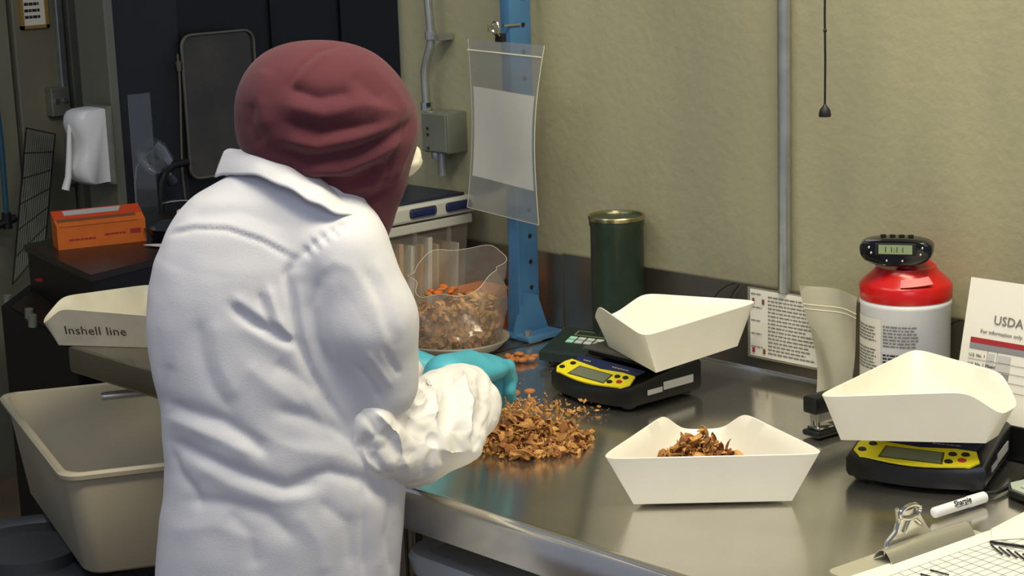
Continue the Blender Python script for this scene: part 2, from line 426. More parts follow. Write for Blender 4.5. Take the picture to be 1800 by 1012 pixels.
MB().bb((-0.355, 0.0, TZ - 0.055), (0.352, 0.68, TZ), bev=0.008).build('tabletop', STEEL2, t2, smooth=True)
MB().bb((0.0, 0.697, TZ), (0.36, 0.705, TZ + 0.160)).build('upstand', bpy.data.materials['splash_steel'], t2)
for x in (-0.30, 0.30):
    for y in (0.60,):
        MB().cyl((x, y, 0), (x, y, TZ - 0.05), 0.02).build('leg', STEEL2, t2, smooth=True)
MB().cyl((-0.02, 0.60, 0), (-0.02, 0.60, TZ - 0.05), 0.02).build('leg', STEEL2, t2, smooth=True)

# blue upright
bp = onz(925, 592, TZ)
t = thing('blue_upright', 'tall blue steel upright post with round holes and flared foot on the bench', 'post', (-2.540, 2.415, TZ))
PW, PDp = 0.028, 0.056
MB().bb((-PW, -PDp / 2, 0.0), (0, PDp / 2, 2.1), bev=0.003).build('post', BLUE, t, smooth=True)
for k in range(40):
    z = 0.047 + k * 0.0513
    MB().cyl((-0.001, 0.006, z), (0.0012, 0.006, z), 0.0045, seg=12).build('bolt_hole', HOLE, t)
MB().prism([(-0.055, 0.0), (0.04, 0.0), (0.012, 0.075), (-0.022, 0.085)], -0.004, 0.004, Matrix(((0, 0, 1, 0.002), (1, 0, 0, 0.005), (0, 1, 0, 0.006), (0, 0, 0, 1)))).build('foot_gusset', BLUE, t)
MB().prism([(-0.035, 0.0), (0.0, 0.0), (0.0, 0.33), (-0.018, 0.26)], -0.003, 0.003, Matrix(((1, 0, 0, 0.004), (0, 0, -1, -PDp / 2 - 0.002), (0, 1, 0, 0.006), (0, 0, 0, 1)))).build('side_gusset', BLUE, t)
MB().bb((-0.05, -0.046, 0.0), (0.045, 0.050, 0.012), bev=0.004).build('base_plate', BLUE, t)
MB().cyl((0.030, -0.036, 0.012), (0.030, -0.036, 0.022), 0.008, seg=6).build('bolt', GALV, t)

# ================================================================== WALL FITTINGS
t = thing('conduit', 'straight galvanised conduit running down the wall behind the pinned sheet', 'pipe', (-1.947, YW - 0.014, 1.06))
MB().cyl((0, 0, 0), (0, 0, 2.2), 0.0115, seg=20).build('pipe', GALV, t, smooth=True)
MB().bb((-0.022, 0.009, 0), (-0.011, 0.0135, 2.2)).build('left_strip', mat('strip_grey', '94968a', 0.6), t)  # narrow darker grey strip along the left of the pipe
t = thing('conduit', 'bent galvanised conduit coming down into the grey junction box', 'pipe', (-2.82, 2.44, 1.335))
cp = [ony(x, y, 2.44) for x, y in ((742, -160), (748, -60), (752, 0), (757, 55), (757, 78), (750, 105), (746, 125), (748, 160), (753, 190))]
cp[-1].x = cp[-2].x + 0.002
MB().tube(cp, 0.0085, 12).build('pipe', GALV, t, smooth=True, world=True)
c = ony(757, 62, 2.44)
MB().cyl((c.x, c.y, c.z - 0.008), (c.x, c.y, c.z + 0.008), 0.0125, seg=14).bb((c.x, c.y - 0.003, c.z - 0.01), (c.x + 0.028, c.y + 0.036, c.z + 0.002)).build('pipe_strap', GALV, t, world=True)
c = cp[-1]
MB().cyl((c.x, c.y, c.z - 0.004), (c.x, c.y, c.z + 0.012), 0.012, seg=8).build('pipe_connector', CHROME, t, world=True)
a, b = ony(741, 196, 2.42), ony(781, 272, 2.42)
t = thing('junction_box', 'grey steel junction box on the wall beside the hood', 'electrical box', ((a.x + b.x) / 2, 2.452, b.z))
hh = a.z - b.z; ww = 0.078
MB().bb((-ww / 2, -0.026, 0), (ww / 2, 0.028, hh), bev=0.004).build('box_body', GREYBOX, t, smooth=True)
MB().bb((-ww / 2 + 0.002, -0.030, 0.003), (ww / 2 - 0.002, -0.0255, hh - 0.003), bev=0.002).build('cover', GREYBOX, t)
for z in (0.12, 0.45, 0.6):
    MB().cyl((-0.018, -0.0315, z * hh), (-0.018, -0.0295, z * hh), 0.003, seg=8).build('screw', HOLE, t)
MB().cyl((-0.012, 0.0, -0.05), (-0.012, 0.0, 0.0), 0.009, seg=12).build('lower_pipe', GALV, t, smooth=True)
MB().cyl((-0.026, -0.0, -0.016), (-0.026, -0.0, 0.0), 0.012, seg=8).build('pipe_connector', CHROME, t)

kc = ony(1450, 205, 2.1)
t = thing('pull_cord', 'thin black pull cord with a black bell-shaped end hanging before the wall', 'cord', tuple(kc))
MB().tube([(0, 0, 0.012), (0.0005, 0, 0.08), (-0.0005, 0, 0.14), (0, 0, 0.3), (0, 0, 1.85)], 0.0016, 6).build('cord', RUB, t)
MB().lathe([(0.0085, 0.0), (0.0088, 0.004), (0.0075, 0.010), (0.0045, 0.014), (0.0015, 0.018)], seg=16).build('cord_end', RUB, t, smooth=True)
MB().ball((0, 0, (1.433 - 1.433) + 0.122), (0.0028, 0.0028, 0.0032), u=10, v=6).build('knot', RUB, t)

# hanging zip bag
def bagpt(u, v, off=0.0):
    TL, TR, BR, BL = ony(826, 68, 2.36), ony(960, 80, 2.36), ony(942, 396, 2.355), ony(820, 365, 2.355)
    p = TL.lerp(TR, u).lerp(BL.lerp(BR, u), v)
    p.y += 0.010 * math.sin(PI * v) * math.cos(PI * u) + off - 0.006 * math.sin(3 * v + 1)
    p.x += 0.004 * math.sin(PI * v * 1.2) * (1 if u < 0.5 else -1) * abs(2 * u - 1)
    return p
o0 = ony(880, 72, 2.36)
t = thing('zip_bag', 'clear zip bag holding a blank white sheet clipped to the blue upright', 'bag', tuple(o0))
MB().grid(lambda u, v: bagpt(u, v, -0.002), 16, 30).build('front_film', FILMH, t, smooth=True, world=True)
MB().grid(lambda u, v: bagpt(u, v, 0.003), 16, 30).build('back_film', FILMH, t, smooth=True, world=True)
MB().grid(lambda u, v: bagpt(0.035 + 0.93 * u, 0.275 + v * 0.53 + (0.0 if u < 2 else 0), 0.0005), 14, 20, thick=0.0004).build('paper_sheet', PAPER, t, smooth=True, world=True)
MB().tube([bagpt(k / 12, 0.062, -0.003) for k in range(13)], 0.0014, 6).build('zip_seal', mat('seal_white', 'd8d4b8', 0.4), t, world=True)
for uu in (0.0, 1.0): MB().tube([bagpt(uu, k / 16, 0.0005) for k in range(17)], 0.0008, 5).build('side_seam', mat('seal_white', 'd8d4b8', 0.4), t, world=True)
MB().tube([bagpt(k / 12, 1.0, 0.0005) for k in range(13)], 0.0008, 5).build('bottom_seam', mat('seal_white', 'd8d4b8', 0.4), t, world=True)
t = thing('binder_clip', 'small metal spring clip gripping the top of the hanging zip bag', 'clip', tuple(o0 + V(0, 0, 0.004)))
MB().prism([(-0.009, -0.006), (0.009, -0.006), (0.009, 0.006), (-0.009, 0.006)], -0.006, 0.010).build('jaw', RUB, t)
MB().tube([(0.010 * math.cos(q) * 0.9, -0.012, 0.022 + 0.012 * math.sin(q)) for q in [2 * PI * k / 14 for k in range(14)]], 0.0019, 6, closed=True).build('handle_ring', CHROME, t)
MB().tube([(-0.008, -0.006, 0.004), (-0.013, -0.018, 0.016), (-0.008, -0.024, 0.026), (0.004, -0.018, 0.020), (0.007, -0.008, 0.006)], 0.0018, 6).build('handle', BRASSY, t)
MB().cyl((0, 0.008, 0.024), (0, 0.052, 0.024), 0.003, seg=8).build('hook_pin', CHROME, t)

# ================================================================== THINGS ON THE BENCH
# file crate
a = ony(820, 340, 2.44)
CXc = -2.735
t = thing('file_crate', 'clear file crate with dark lid and grey rim full of hanging folders', 'crate', (CXc, 2.20, TZ))
ztop = 0.262
def crate_ring(z, s): return [(-0.34 + s, -0.21 + s, z), (-s, -0.21 + s, z), (-s, 0.235 - s, z), (-0.34 + s, 0.235 - s, z)]
MB().loops([crate_ring(0.0, 0.014), crate_ring(0.22, 0.0)], close_top=False).build('crate_body', CLEARP, t)
MB().bb((-0.35, -0.22, 0.205), (0.006, 0.242, 0.225), bev=0.003).build('crate_rim', CRATEF, t)
lid = MB().bb((-0.36, -0.23, 0.228), (0.012, 0.248, 0.262), bev=0.006).build('lid_frame', CRATEF, t)
MB().bb((-0.345, -0.215, 0.2625), (-0.004, 0.232, 0.268), bev=0.002).build('lid_panel', mat('dark_lid', '1b2030', 0.4), lid)
for y in (-0.17, -0.045, 0.105, 0.2):
    MB().bb((0.008, y - 0.035, 0.236), (0.0145, y + 0.035, 0.256), bev=0.006).build('lid_slot', NAVY, lid)
for k in range(17):
    y = -0.185 + k * 0.0245; lean = random.uniform(-0.006, 0.006)
    hgt = random.uniform(0.16, 0.195)
    MB().quad((-0.30, y, 0.008), (-0.022, y, 0.008), (-0.006, y + lean, hgt), (-0.31, y + lean, hgt), thick=random.choice((0.002, 0.006, 0.011))).build('folder', random.choice((MANILA, PAPER, MANILA, PAPER, INKD)), t)
for k in range(5):
    MB().bb((-0.001 - 0.004, -0.18 + k * 0.09, 0.01), (0.003, -0.176 + k * 0.09, 0.21)).build('crate_rib', CLEARP, t)

# orange box behind the post
c = onz(893, 583, TZ)
t = thing('card_box', 'small orange box tucked behind the blue upright', 'box', (-2.70, 2.395, TZ), 0.0)
MB().bb((-0.015, -0.045, 0.0), (0.085, 0.05, 0.085), bev=0.002).build('carton', ORANGE, t)
MB().bb((0.0845, -0.04, 0.055), (0.0858, 0.045, 0.07)).build('print_band', mat('grey_band', 'b09a78', 0.6), t)

# plastic bag of hulls on a pan
pc = onz(800, 601, 0.912)
t = thing('round_pan', 'round grey pan under the plastic bag of nut shells', 'pan', (pc.x, pc.y, TZ))
MB().lathe([(0.060, 0.0), (0.088, 0.003), (0.103, 0.018), (0.106, 0.020), (0.106, 0.023), (0.101, 0.022), (0.086, 0.007), (0.05, 0.006)], seg=48).build('dish', mat('pan_grey', 'b2aea4', 0.35, 0.3), t, smooth=True)
t = thing('plastic_bag', 'open clear plastic bag of nut shells slumped on the round pan', 'bag', (pc.x, pc.y, TZ + 0.008))
def bagwall(u, v):
    q = 2 * PI * u
    hgt = 0.140 + 0.030 * math.cos(q - 1.95) + 0.006 * math.sin(5 * q)
    r = 0.080 + 0.020 * math.sin(min(v * 2.2, 1) * PI / 2) + 0.008 * v * math.cos(q - 0.9)
    r += v * (0.007 * math.sin(3 * q + 4 * v) + 0.0045 * math.sin(7 * q + 6 * v)) + 0.003 * math.sin(11 * q + 9 * v)
    r -= 0.014 * max(0, v - 0.75) * 4 * (0.5 + 0.5 * math.sin(2 * q + 0.5))
    return (r * math.cos(q), r * math.sin(q), 0.004 + v * hgt)
MB().grid(bagwall, 72, 22).build('bag_wall', FILM, t, smooth=True)
MB().tube([bagwall(k / 60, 1.0) for k in range(60)], 0.0005, 5, closed=True).build('bag_mouth', mat('seal_white', 'd8d4b8', 0.4), t)
# shell flakes inside
def hull_bm(b, m, rng, L=0.022, W=0.012, curl=1.0, nu=4, nv=2):
    tw = rng.uniform(-0.5, 0.5)
    P = []
    for i in range(nu + 1):
        row = []
        for j in range(nv + 1):
            u = i / nu - 0.5; v = j / nv - 0.5
            ww = W * math.sqrt(max(0.08, 1 - (2 * u) ** 2)) * (0.9 + 0.2 * rng.random())
            ang = v * curl * 2.4
            p = Vector((u * L, math.sin(ang) * ww / 2.0, (math.cos(ang) - 1) * ww / 2 - (u * 2) ** 2 * L * 0.16 * curl + tw * u * v * L * 0.8))
            row.append(b.bm.verts.new(m @ p))
        P.append(row)
    for i in range(nu):
        for j in range(nv): b.bm.faces.new((P[i][j], P[i + 1][j], P[i + 1][j + 1], P[i][j + 1]))
from mathutils import Euler
def rnd_m(p, rng, tilt=0.7, s=1.0):
    return Matrix.Translation(p) @ Euler((rng.gauss(0, tilt), rng.gauss(0, tilt), rng.uniform(0, 6.3))).to_matrix().to_4x4() @ Matrix.Scale(s, 4)
rng = random.Random(3)
b = MB()
for k in range(900):
    q = rng.uniform(0, 2 * PI); zz = rng.uniform(0.008, 0.088); r = 0.084 * (rng.random() ** 0.25) * (0.9 + zz)
    if zz > 0.08: r = 0.085 * math.sqrt(rng.random())
    hull_bm(b, rnd_m(Vector((pc.x + r * math.cos(q), pc.y + r * math.sin(q), TZ + 0.008 + zz * (1 + 0.15 * math.cos(q)))), rng, 1.0), rng, L=rng.uniform(0.012, 0.026), W=0.013, nu=3, nv=2)
b.ball((pc.x, pc.y, TZ + 0.048), (0.070, 0.070, 0.036))
o = b.build('nut_shells', HUSK[1]); tag(o, 'mass of brown nut shells inside the clear plastic bag', 'nut shells', kind='stuff')
for k in range(7):
    p = Vector((pc.x - 0.05 + 0.02 * math.sin(k * 2.1), pc.y + 0.01 + 0.011 * k - 0.03, TZ + 0.104 + 0.003 * (k % 2)))
    o = MB().ball((0, 0, 0), (0.011, 0.0065, 0.005), u=10, v=6).build('almond', ORANGE if k % 3 else ALM, smooth=True)
    o.location = p; o.rotation_euler = (0.2, 0.1, k * 1.3); tag(o, 'orange-brown almond on top of the shells in the plastic bag', 'almond', 'almonds in the plastic bag')

# green tin
c = ony(1077, 378, 2.405)
t = thing('green_tin', 'tall dark green cylindrical tin with a bright metal rim on top', 'tin', (c.x, 2.415, TZ))
R = 0.0505; Hc = c.z - TZ
MB().lathe([(R, 0), (R, 0.004), (R - 0.001, 0.006), (R - 0.001, Hc - 0.022), (R + 0.001, Hc - 0.018), (R + 0.001, Hc - 0.008), (R, Hc - 0.004)], seg=48).build('tin_body', GREEN, t, smooth=True)
MB().lathe([(R + 0.0022, Hc - 0.008), (R + 0.003, Hc - 0.002), (R + 0.0015, Hc), (R - 0.002, Hc - 0.001), (R - 0.004, Hc - 0.007), (0.002, Hc - 0.007)], seg=48, caps=False).build('metal_lid', BRASSY, t, smooth=True)

# loose cable behind the bench
pts = [ony(x, y, 2.45) for x, y in ((1252, 533), (1256, 522), (1266, 510), (1280, 501), (1293, 497), (1300, 500))] + [ony(1290, 512, 2.46), ony(1284, 525, 2.462)]
tag(MB().tube(pts, 0.0011, 6).build('cable', RUB), 'thin black wire curling over the steel upstand', 'cable')

# laminated sheet
TL, BL, BR, TR = ony(1314, 503, 2.463), ony(1316, 626, 2.463), ony(1450, 645, 2.463), ony(1450, 530, 2.463)
BL.x = TL.x; 
W_, H_ = 0.150, TL.z - BL.z
BL = TL + V(0, 0, -H_); TR = TL + V(0.165, 0, 0.0); BR = BL + V(0.165, 0, 0)
t = thing('laminated_sheet', 'laminated instruction sheet with small pictures and text leaning on the steel upstand', 'sign', tuple(BL))
mt = frame_m(TL + V(0, -0.0012, 0), (1, 0, 0), (0, 0, 1))
MB().quad((0, 0, 0), (0.165, 0, 0), (0.165, 0, H_), (0, 0, H_), thick=0.0008).build('laminate', LAMF, t)
MB().quad((0.006, -0.0005, 0.004), (0.160, -0.0005, 0.004), (0.160, -0.0005, H_ - 0.003), (0.006, -0.0005, H_ - 0.003), thick=0.0003).build('paper', PAPER, t)
rg = random.Random(5)
m1 = frame_m(TL + V(0.047, -0.0018, -0.012), (1, 0, 0), (0, 0, 1))
b = lines_of_print(m1, 0.110, 16, 0.0068, rg); b.build('printed_text', INK, t, world=True)
m1 = frame_m(TL + V(0.009, -0.0018, -0.010), (1, 0, 0), (0, 0, 1))
lines_of_print(m1, 0.028, 5, 0.024, rg, th=0.08).build('printed_text', INK, t, world=True)
for x, z, m in ((0.012, 0.022, BROWNCB), (0.034, 0.022, ORANGED), (0.012, 0.112, INKR), (0.036, 0.112, ORANGED)):
    MB().bb((x, -0.0022, H_ - z - 0.006), (x + 0.005, -0.0016, H_ - z + 0.003)).build('printed_picture', m, t)

# standing milky zip bag
def zb(u, v, s):
    x = -1.882 + 0.115 * u; z = TZ + 0.002 + (0.184 - 0.004 * u) * v
    y = 2.435 + 0.012 * math.sin(3 * u) - 0.030 * (1 - v) - s * 0.012 * math.sin(PI * u) * (1 - v) ** 0.6 + 0.006 * math.sin(6 * u + 5 * v)
    return (x + 0.05 * (1 - v) ** 1.0 * (1 - u) + 0.006 * math.sin(4 * v) * (1 - u), y, z)
t = thing('zip_bag', 'empty milky plastic zip bag standing against the wall left of the white tub', 'bag', (-1.82, 2.42, TZ))
for s in (-1, 1): MB().grid(lambda u, v: zb(u, v, s), 12, 16).build('bag_film', FILMM, t, smooth=True, world=True)
for vv in (0.80, 0.84): MB().tube([zb(k / 10, vv, 1.1) for k in range(11)], 0.0011, 5).build('zip_seal', mat('seal_white2', 'd8d4b8', 0.4), t, world=True)

# white tub with red cap and timer
c = ony(1591, 470, 2.39)
t = thing('white_tub', 'round white printed tub with a glossy red screw cap', 'tub', (-1.645, 2.392, TZ))
R = 0.0710; zt = c.z - TZ
zs = zt - 0.046
MB().lathe([(R - 0.003, 0), (R, 0.004), (R, zs - 0.012), (R + 0.0012, zs - 0.010), (R + 0.0012, zs - 0.004), (R - 0.001, zs)], seg=56).build('tub_body', WHITEP, t, smooth=True)
MB().lathe([(R + 0.0015, zs - 0.001), (R + 0.0022, zs + 0.004), (R + 0.0022, zs + 0.020), (R - 0.002, zs + 0.026), (R - 0.018, zs + 0.040), (R - 0.022, zs + 0.045), (R - 0.024, zs + 0.050), (0.01, zs + 0.050)], seg=56).build('cap', REDP, t, smooth=True)
MB().cyl((0.014, 0.004, zs + 0.046), (0.018, 0.004, zs + 0.057), 0.032, 0.030, seg=28).build('cap_flip', REDP, t, smooth=True)
def wrap(a0, a1, z, hgt, mname, mtl, rad=R + 0.0006):
    n = 8
    return MB().grid(lambda u, v: (rad * math.cos(a0 + (a1 - a0) * u), rad * math.sin(a0 + (a1 - a0) * u), z + hgt * v), n, 1)
def wraptext(a0, a1, z0, rows, lh, mtl, name, rr):
    b = MB(); rad = R + 0.0009
    for r in range(rows):
        a = a0; end = a1 - rr.uniform(0, 0.15) * (a1 - a0); z = z0 - r * lh
        while a < end:
            w_ = min(rr.uniform(0.04, 0.16), end - a)
            n = 2
            b.grid(lambda u, v: (rad * math.cos(a + w_ * u), rad * math.sin(a + w_ * u), z + lh * 0.5 * v), n, 1)
            a += w_ + 0.022
    return b.build(name, mtl, t)
ac = math.atan2(-2.392, 1.645)   # towards the viewer
rr = random.Random(9)
MB().grid(lambda u, v: ((R + 0.0004) * math.cos(ac - 1.7 + 1.15 * u), (R + 0.0004) * math.sin(ac - 1.7 + 1.15 * u), 0.004 + (zs - 0.030) * v), 16, 1).build('side_label', mat('cream_label', 'e0dccb', 0.5), t, smooth=True)
wraptext(ac - 1.45, ac - 0.66, zs - 0.042, 5, 0.0052, INK, 'printed_text', rr)
wraptext(ac - 0.50, ac + 0.30, zs - 0.038, 7, 0.0052, INK, 'printed_text', rr)
wraptext(ac - 0.50, ac + 0.22, zs - 0.084, 3, 0.0055, INKD, 'printed_heading', rr)
wraptext(ac - 1.45, ac - 0.66, zs - 0.078, 7, 0.0052, INK, 'printed_text', rr)
wraptext(ac - 0.50, ac + 0.30, zs - 0.104, 8, 0.0052, INK, 'printed_text', rr)
MB().grid(lambda u, v: (lambda a, rad, z: (rad * math.cos(a), rad * math.sin(a), z))(ac - 0.12 + 0.75 * u, R - 0.0125 * (v) * 1.0 + 0.0005, zs + 0.0275 + 0.010 * v + 0.004 * u), 8, 2).build('tape_strip', mat('pink_tape', 'd87a78', 0.4), t, smooth=True)
MB().tube([onh(x, y, 2.84) for x, y in ((1668, 600), (1662, 620), (1656, 645))], 0.001, 5).build('blue_pen_mark', mat('blue_ink', '3a3f8c', 0.5), t, world=True)

tz = zs + 0.061 + TZ
tm = onh(1572, 462, 2.80); tloc = V(-1.640, 2.36, tz - 0.004)
t = thing('digital_timer', 'oval black digital timer with grey display resting on the red cap', 'timer', tuple(tloc), math.radians(30))
t.scale = (0.89, 0.89, 0.95)
def oval(rx, rz_top, rz_bot, n=40):
    P = []
    for k in range(n):
        q = 2 * PI * k / n; x = rx * math.copysign(abs(math.cos(q)) ** 0.75, math.cos(q)); s_ = math.sin(q)
        z = (rz_top if s_ > 0 else rz_bot) * math.copysign(abs(s_) ** 0.8, s_)
        P.append((x, z))
    return P
def ring(s, y, zc=0.030): return [(x * s, y, zc + z * s) for x, z in oval(0.064, 0.017, 0.030)]
MB().loops([ring(0.86, -0.030), ring(0.97, -0.027), ring(1.0, -0.020), ring(1.0, 0.012), ring(0.9, 0.024), ring(0.6, 0.03)]).build('timer_body', mat('gloss_black', '0a0a0b', 0.15), t, smooth=True)
MB().bb((-0.036, -0.0325, 0.020), (0.036, -0.029, 0.041), bev=0.002).build('display_bezel', RUB, t)
MB().bb((-0.029, -0.034, 0.023), (0.029, -0.0322, 0.038)).build('display', LCDG, t)
text('display_digits', '1 1:1 1', 0.013, INKD, t, frame_m(V(-0.020, -0.0342, 0.026), (1, 0, 0), (0, 0, 1)))
for x, z in ((-0.046, 0.033), (-0.042, 0.024), (0.046, 0.033), (0.043, 0.022), (-0.015, 0.011), (0.012, 0.011)):
    MB().ball((x, -0.029, z), (0.0028, 0.003, 0.0024), u=8, v=6).build('button', CHROME, t, smooth=True)
MB().bb((-0.052, -0.0285, 0.0425), (0.024, -0.0255, 0.0455), bev=0.001).build('silver_trim', CHROME, t)
for k in range(4): MB().cyl((-0.024 + k * 0.016, 0, 0.046), (-0.024 + k * 0.016, 0, 0.0495), 0.005, seg=10).build('top_button', RUB, t)

# printed stand sign at right
S0 = ony(1698, 690, 2.335); S1 = ony(1711, 487, 2.375)
e_x = V(1, 0, 0); e_y = (V(S1.x, S1.y, S1.z) - V(S1.x - 0.003, S0.y, S0.z)).normalized()
Hs = 0.215
org = S1 - e_y * Hs
t = thing('grade_sign', 'white printed grade table sign propped behind the right scale', 'sign', (org.x + 0.14, org.y, org.z))
ms = frame_m(org, e_x, e_y); nz = ms.to_3x3() @ V(0, 0, 1)
def S(x, y, o=0.0): return ms @ V(x, y, o)
def srect(name, x0, y0, x1, y1, m, off): return MB().quad(S(x0, y0, off), S(x1, y0, off), S(x1, y1, off), S(x0, y1, off), thick=0.0003).build(name, m, t, world=True)
MB().quad(S(0, 0), S(0.28, 0), S(0.28, Hs), S(0, Hs), thick=0.0015).build('board', PAPER, t, world=True)
text('sign_title', 'USDA Grades', 0.0195, INK, t, ms @ Matrix.Translation((0.050, Hs - 0.066, 0.0012)), world=True, off=0.0001)
text('sign_subtitle', 'For information only. For a', 0.0085, INK, t, ms @ Matrix.Translation((0.030, Hs - 0.082, 0.0012)), world=True)
srect('red_band', 0.015, Hs - 0.098, 0.26, Hs - 0.090, INKR, 0.0010)
srect('grey_band', 0.015, Hs - 0.107, 0.26, Hs - 0.0985, GREYP, 0.0010)
for k in range(4):
    y = Hs - 0.119 - k * 0.0135
    text('row_name', ('U.S. No. 1', 'U.S. No. 1 Mixed', 'U.S. No. 2', 'U.S. No. 2 Mixed')[k], 0.0068, INKD, t, ms @ Matrix.Translation((0.016, y, 0.0014)), world=True)
    srect('grey_cell', 0.049, y - 0.003, 0.060, y + 0.008, LAVB, 0.0009)
    srect('grey_cell', 0.066, y - 0.003, 0.088, y + 0.008, GREYP if k > 1 else LAVB, 0.0009)
    srect('rule_line', 0.015, y - 0.0042, 0.26, y - 0.0036, GREYP, 0.0012)
srect('rule_line', 0.0475, Hs - 0.172, 0.048, Hs - 0.107, GREYP, 0.0012)
srect('rule_line', 0.064, Hs - 0.172, 0.0645, Hs - 0.107, GREYP, 0.0012)
MB().bb((org.x + 0.0, org.y - 0.002, TZ - 0.0), (org.x + 0.28, org.y + 0.03, org.z + 0.004), bev=0.002).build('stand_foot', BLACK, t, world=True)
pts = [ony(x, y, 2.44) for x, y in ((1668, 572), (1678, 566), (1690, 562), (1700, 566), (1706, 580))]
tag(MB().tube(pts, 0.0013, 6).build('cable', RUB), 'black wire loop beside the grade sign', 'cable')

# ------------------------------------------------------------------ trays
WB = 0.224
TB = [(0, 0), (WB, 0), (0.134, 0.180), (0.090, 0.180)]
TR_ = [(-0.050, -0.016), (WB + 0.050, -0.016), (0.173, 0.168), (0.142, 0.206), (0.082, 0.206), (0.051, 0.168)]
def tray(name, label, org, ang, group=None, mtl=CREAM, hgt=0.073):
    t = thing(name, label, 'tray', tuple(org), ang, group)
    Bs, Rs = [], []
    def seg(b0, b1, r0, r1, h0, h1, n):
        for k in range(n):
            f = k / n; Bs.append(Vector((b0[0] + (b1[0] - b0[0]) * f, b0[1] + (b1[1] - b0[1]) * f, 0)))
            Rs.append(Vector((r0[0] + (r1[0] - r0[0]) * f, r0[1] + (r1[1] - r0[1]) * f, h0 + (h1 - h0) * f)))
    A, B, C_, D = TB; r = TR_; lo = hgt - 0.026
    Rm = (B[0] + (C_[0] - B[0]) * 0.93, B[1] + (C_[1] - B[1]) * 0.93); Lm = (A[0] + (D[0] - A[0]) * 0.93, A[1] + (D[1] - A[1]) * 0.93)
    seg(A, B, r[0], r[1], hgt, hgt, 36); seg(B, Rm, r[1], r[2], hgt, hgt + 0.009, 24); seg(Rm, C_, r[2], r[3], hgt + 0.009, lo, 9)
    seg(C_, D, r[3], r[4], lo, lo, 9); seg(D, Lm, r[4], r[5], lo, hgt + 0.009, 9); seg(Lm, A, r[5], r[0], hgt + 0.009, hgt, 24)
    n = len(Rs)
    for _ in range(3): Rs = [(Rs[(i - 1) % n] + Rs[i] * 2 + Rs[(i + 1) % n]) / 4 for i in range(n)]
    for _ in range(2):
        R2 = Rs[:]
        for i in range(n):
            hw_ = 2 if (i < 6 or i >= n - 5 or 30 < i < 42) else 1
            a_ = Vector((0, 0, 0))
            for k in range(-hw_, hw_ + 1): a_ += Rs[(i + k) % n]
            R2[i] = a_ / (2 * hw_ + 1)
        Rs = R2
    cen = Vector((WB / 2, 0.075, 0))
    def inn(p, d):
        v = Vector((p.x, p.y, 0)) - cen; v = v - v.normalized() * d; return Vector((cen.x + v.x, cen.y + v.y, p.z))
    lev = [0.0, 0.25, 0.5, 0.75, 1.0]
    rings = [[Bs[i].lerp(Rs[i], f) for i in range(n)] for f in lev]
    rings.append([inn(Rs[i], 0.0012) + V(0, 0, 0.0009) for i in range(n)])
    rings += [[inn(Bs[i].lerp(Rs[i], f), 0.0026) + V(0, 0, 0.0018 * (1 - f)) for i in range(n)] for f in lev[::-1]]
    MB().loops(rings).build('tray_shell', mtl, t, smooth=True, angle=35)
    return t, Bs, Rs
# tray 2: centre front
a = onz(1114, 886, TZ + 0.0005); b_ = onz(1394, 880, TZ + 0.0005)
TRAY2 = tray('sample_tray', 'cream tray holding a heap of shells standing on the bench', a, math.atan2(b_.y - a.y, b_.x - a.x), 'cream pouring trays')
# tray 1 on scale 1
SZ = 0.074
a = onz(1153, 655, TZ + SZ)
TRAY1 = tray('sample_tray', 'empty cream tray on the scale in front of the dark green tin', a, math.radians(93), 'cream pouring trays')
# tray 3 on scale 2
a = onz(1478, 773, TZ + SZ); sa = math.atan2(0.180, 0.090)
ang = math.radians(-81)
TRAY3 = tray('sample_tray', 'empty cream tray on the right-hand scale at the frame edge', a - Matrix.Rotation(ang, 3, 'Z') @ V(WB, 0, 0), ang, 'cream pouring trays')
a = onz(265, 611, TZ + 0.0005); b_ = onz(128, 607, TZ + 0.0005)
dd = math.atan2(b_.y - a.y, b_.x - a.x); ang4 = dd - sa
TRAY4 = tray('sample_tray', 'cream tray with handwriting on its side on the bench behind the worker', a, ang4, 'cream pouring trays', CREAM_D)
t4, Bs, Rs = TRAY4
p0, p1 = Vector((0.090 * 0.9, 0.180 * 0.9, 0)), Vector((0, 0, 0)); q0, q1 = Vector((0.048, 0.160, 0.075)), Vector((-0.050, -0.016, 0.073))
xd = (p1 - p0).normalized(); ydr = ((q0 + q1) / 2 - (p0 + p1) / 2).normalized()
nrm_ = xd.cross(ydr)
text('handwriting', 'Inshell line', 0.030, INKD, t4, frame_m(p0 + ydr * 0.033 - xd * 0.006 + nrm_ * 0.0035, xd, ydr), shear=0.1, ext=0.0004, off=-0.0002, space=1.05)

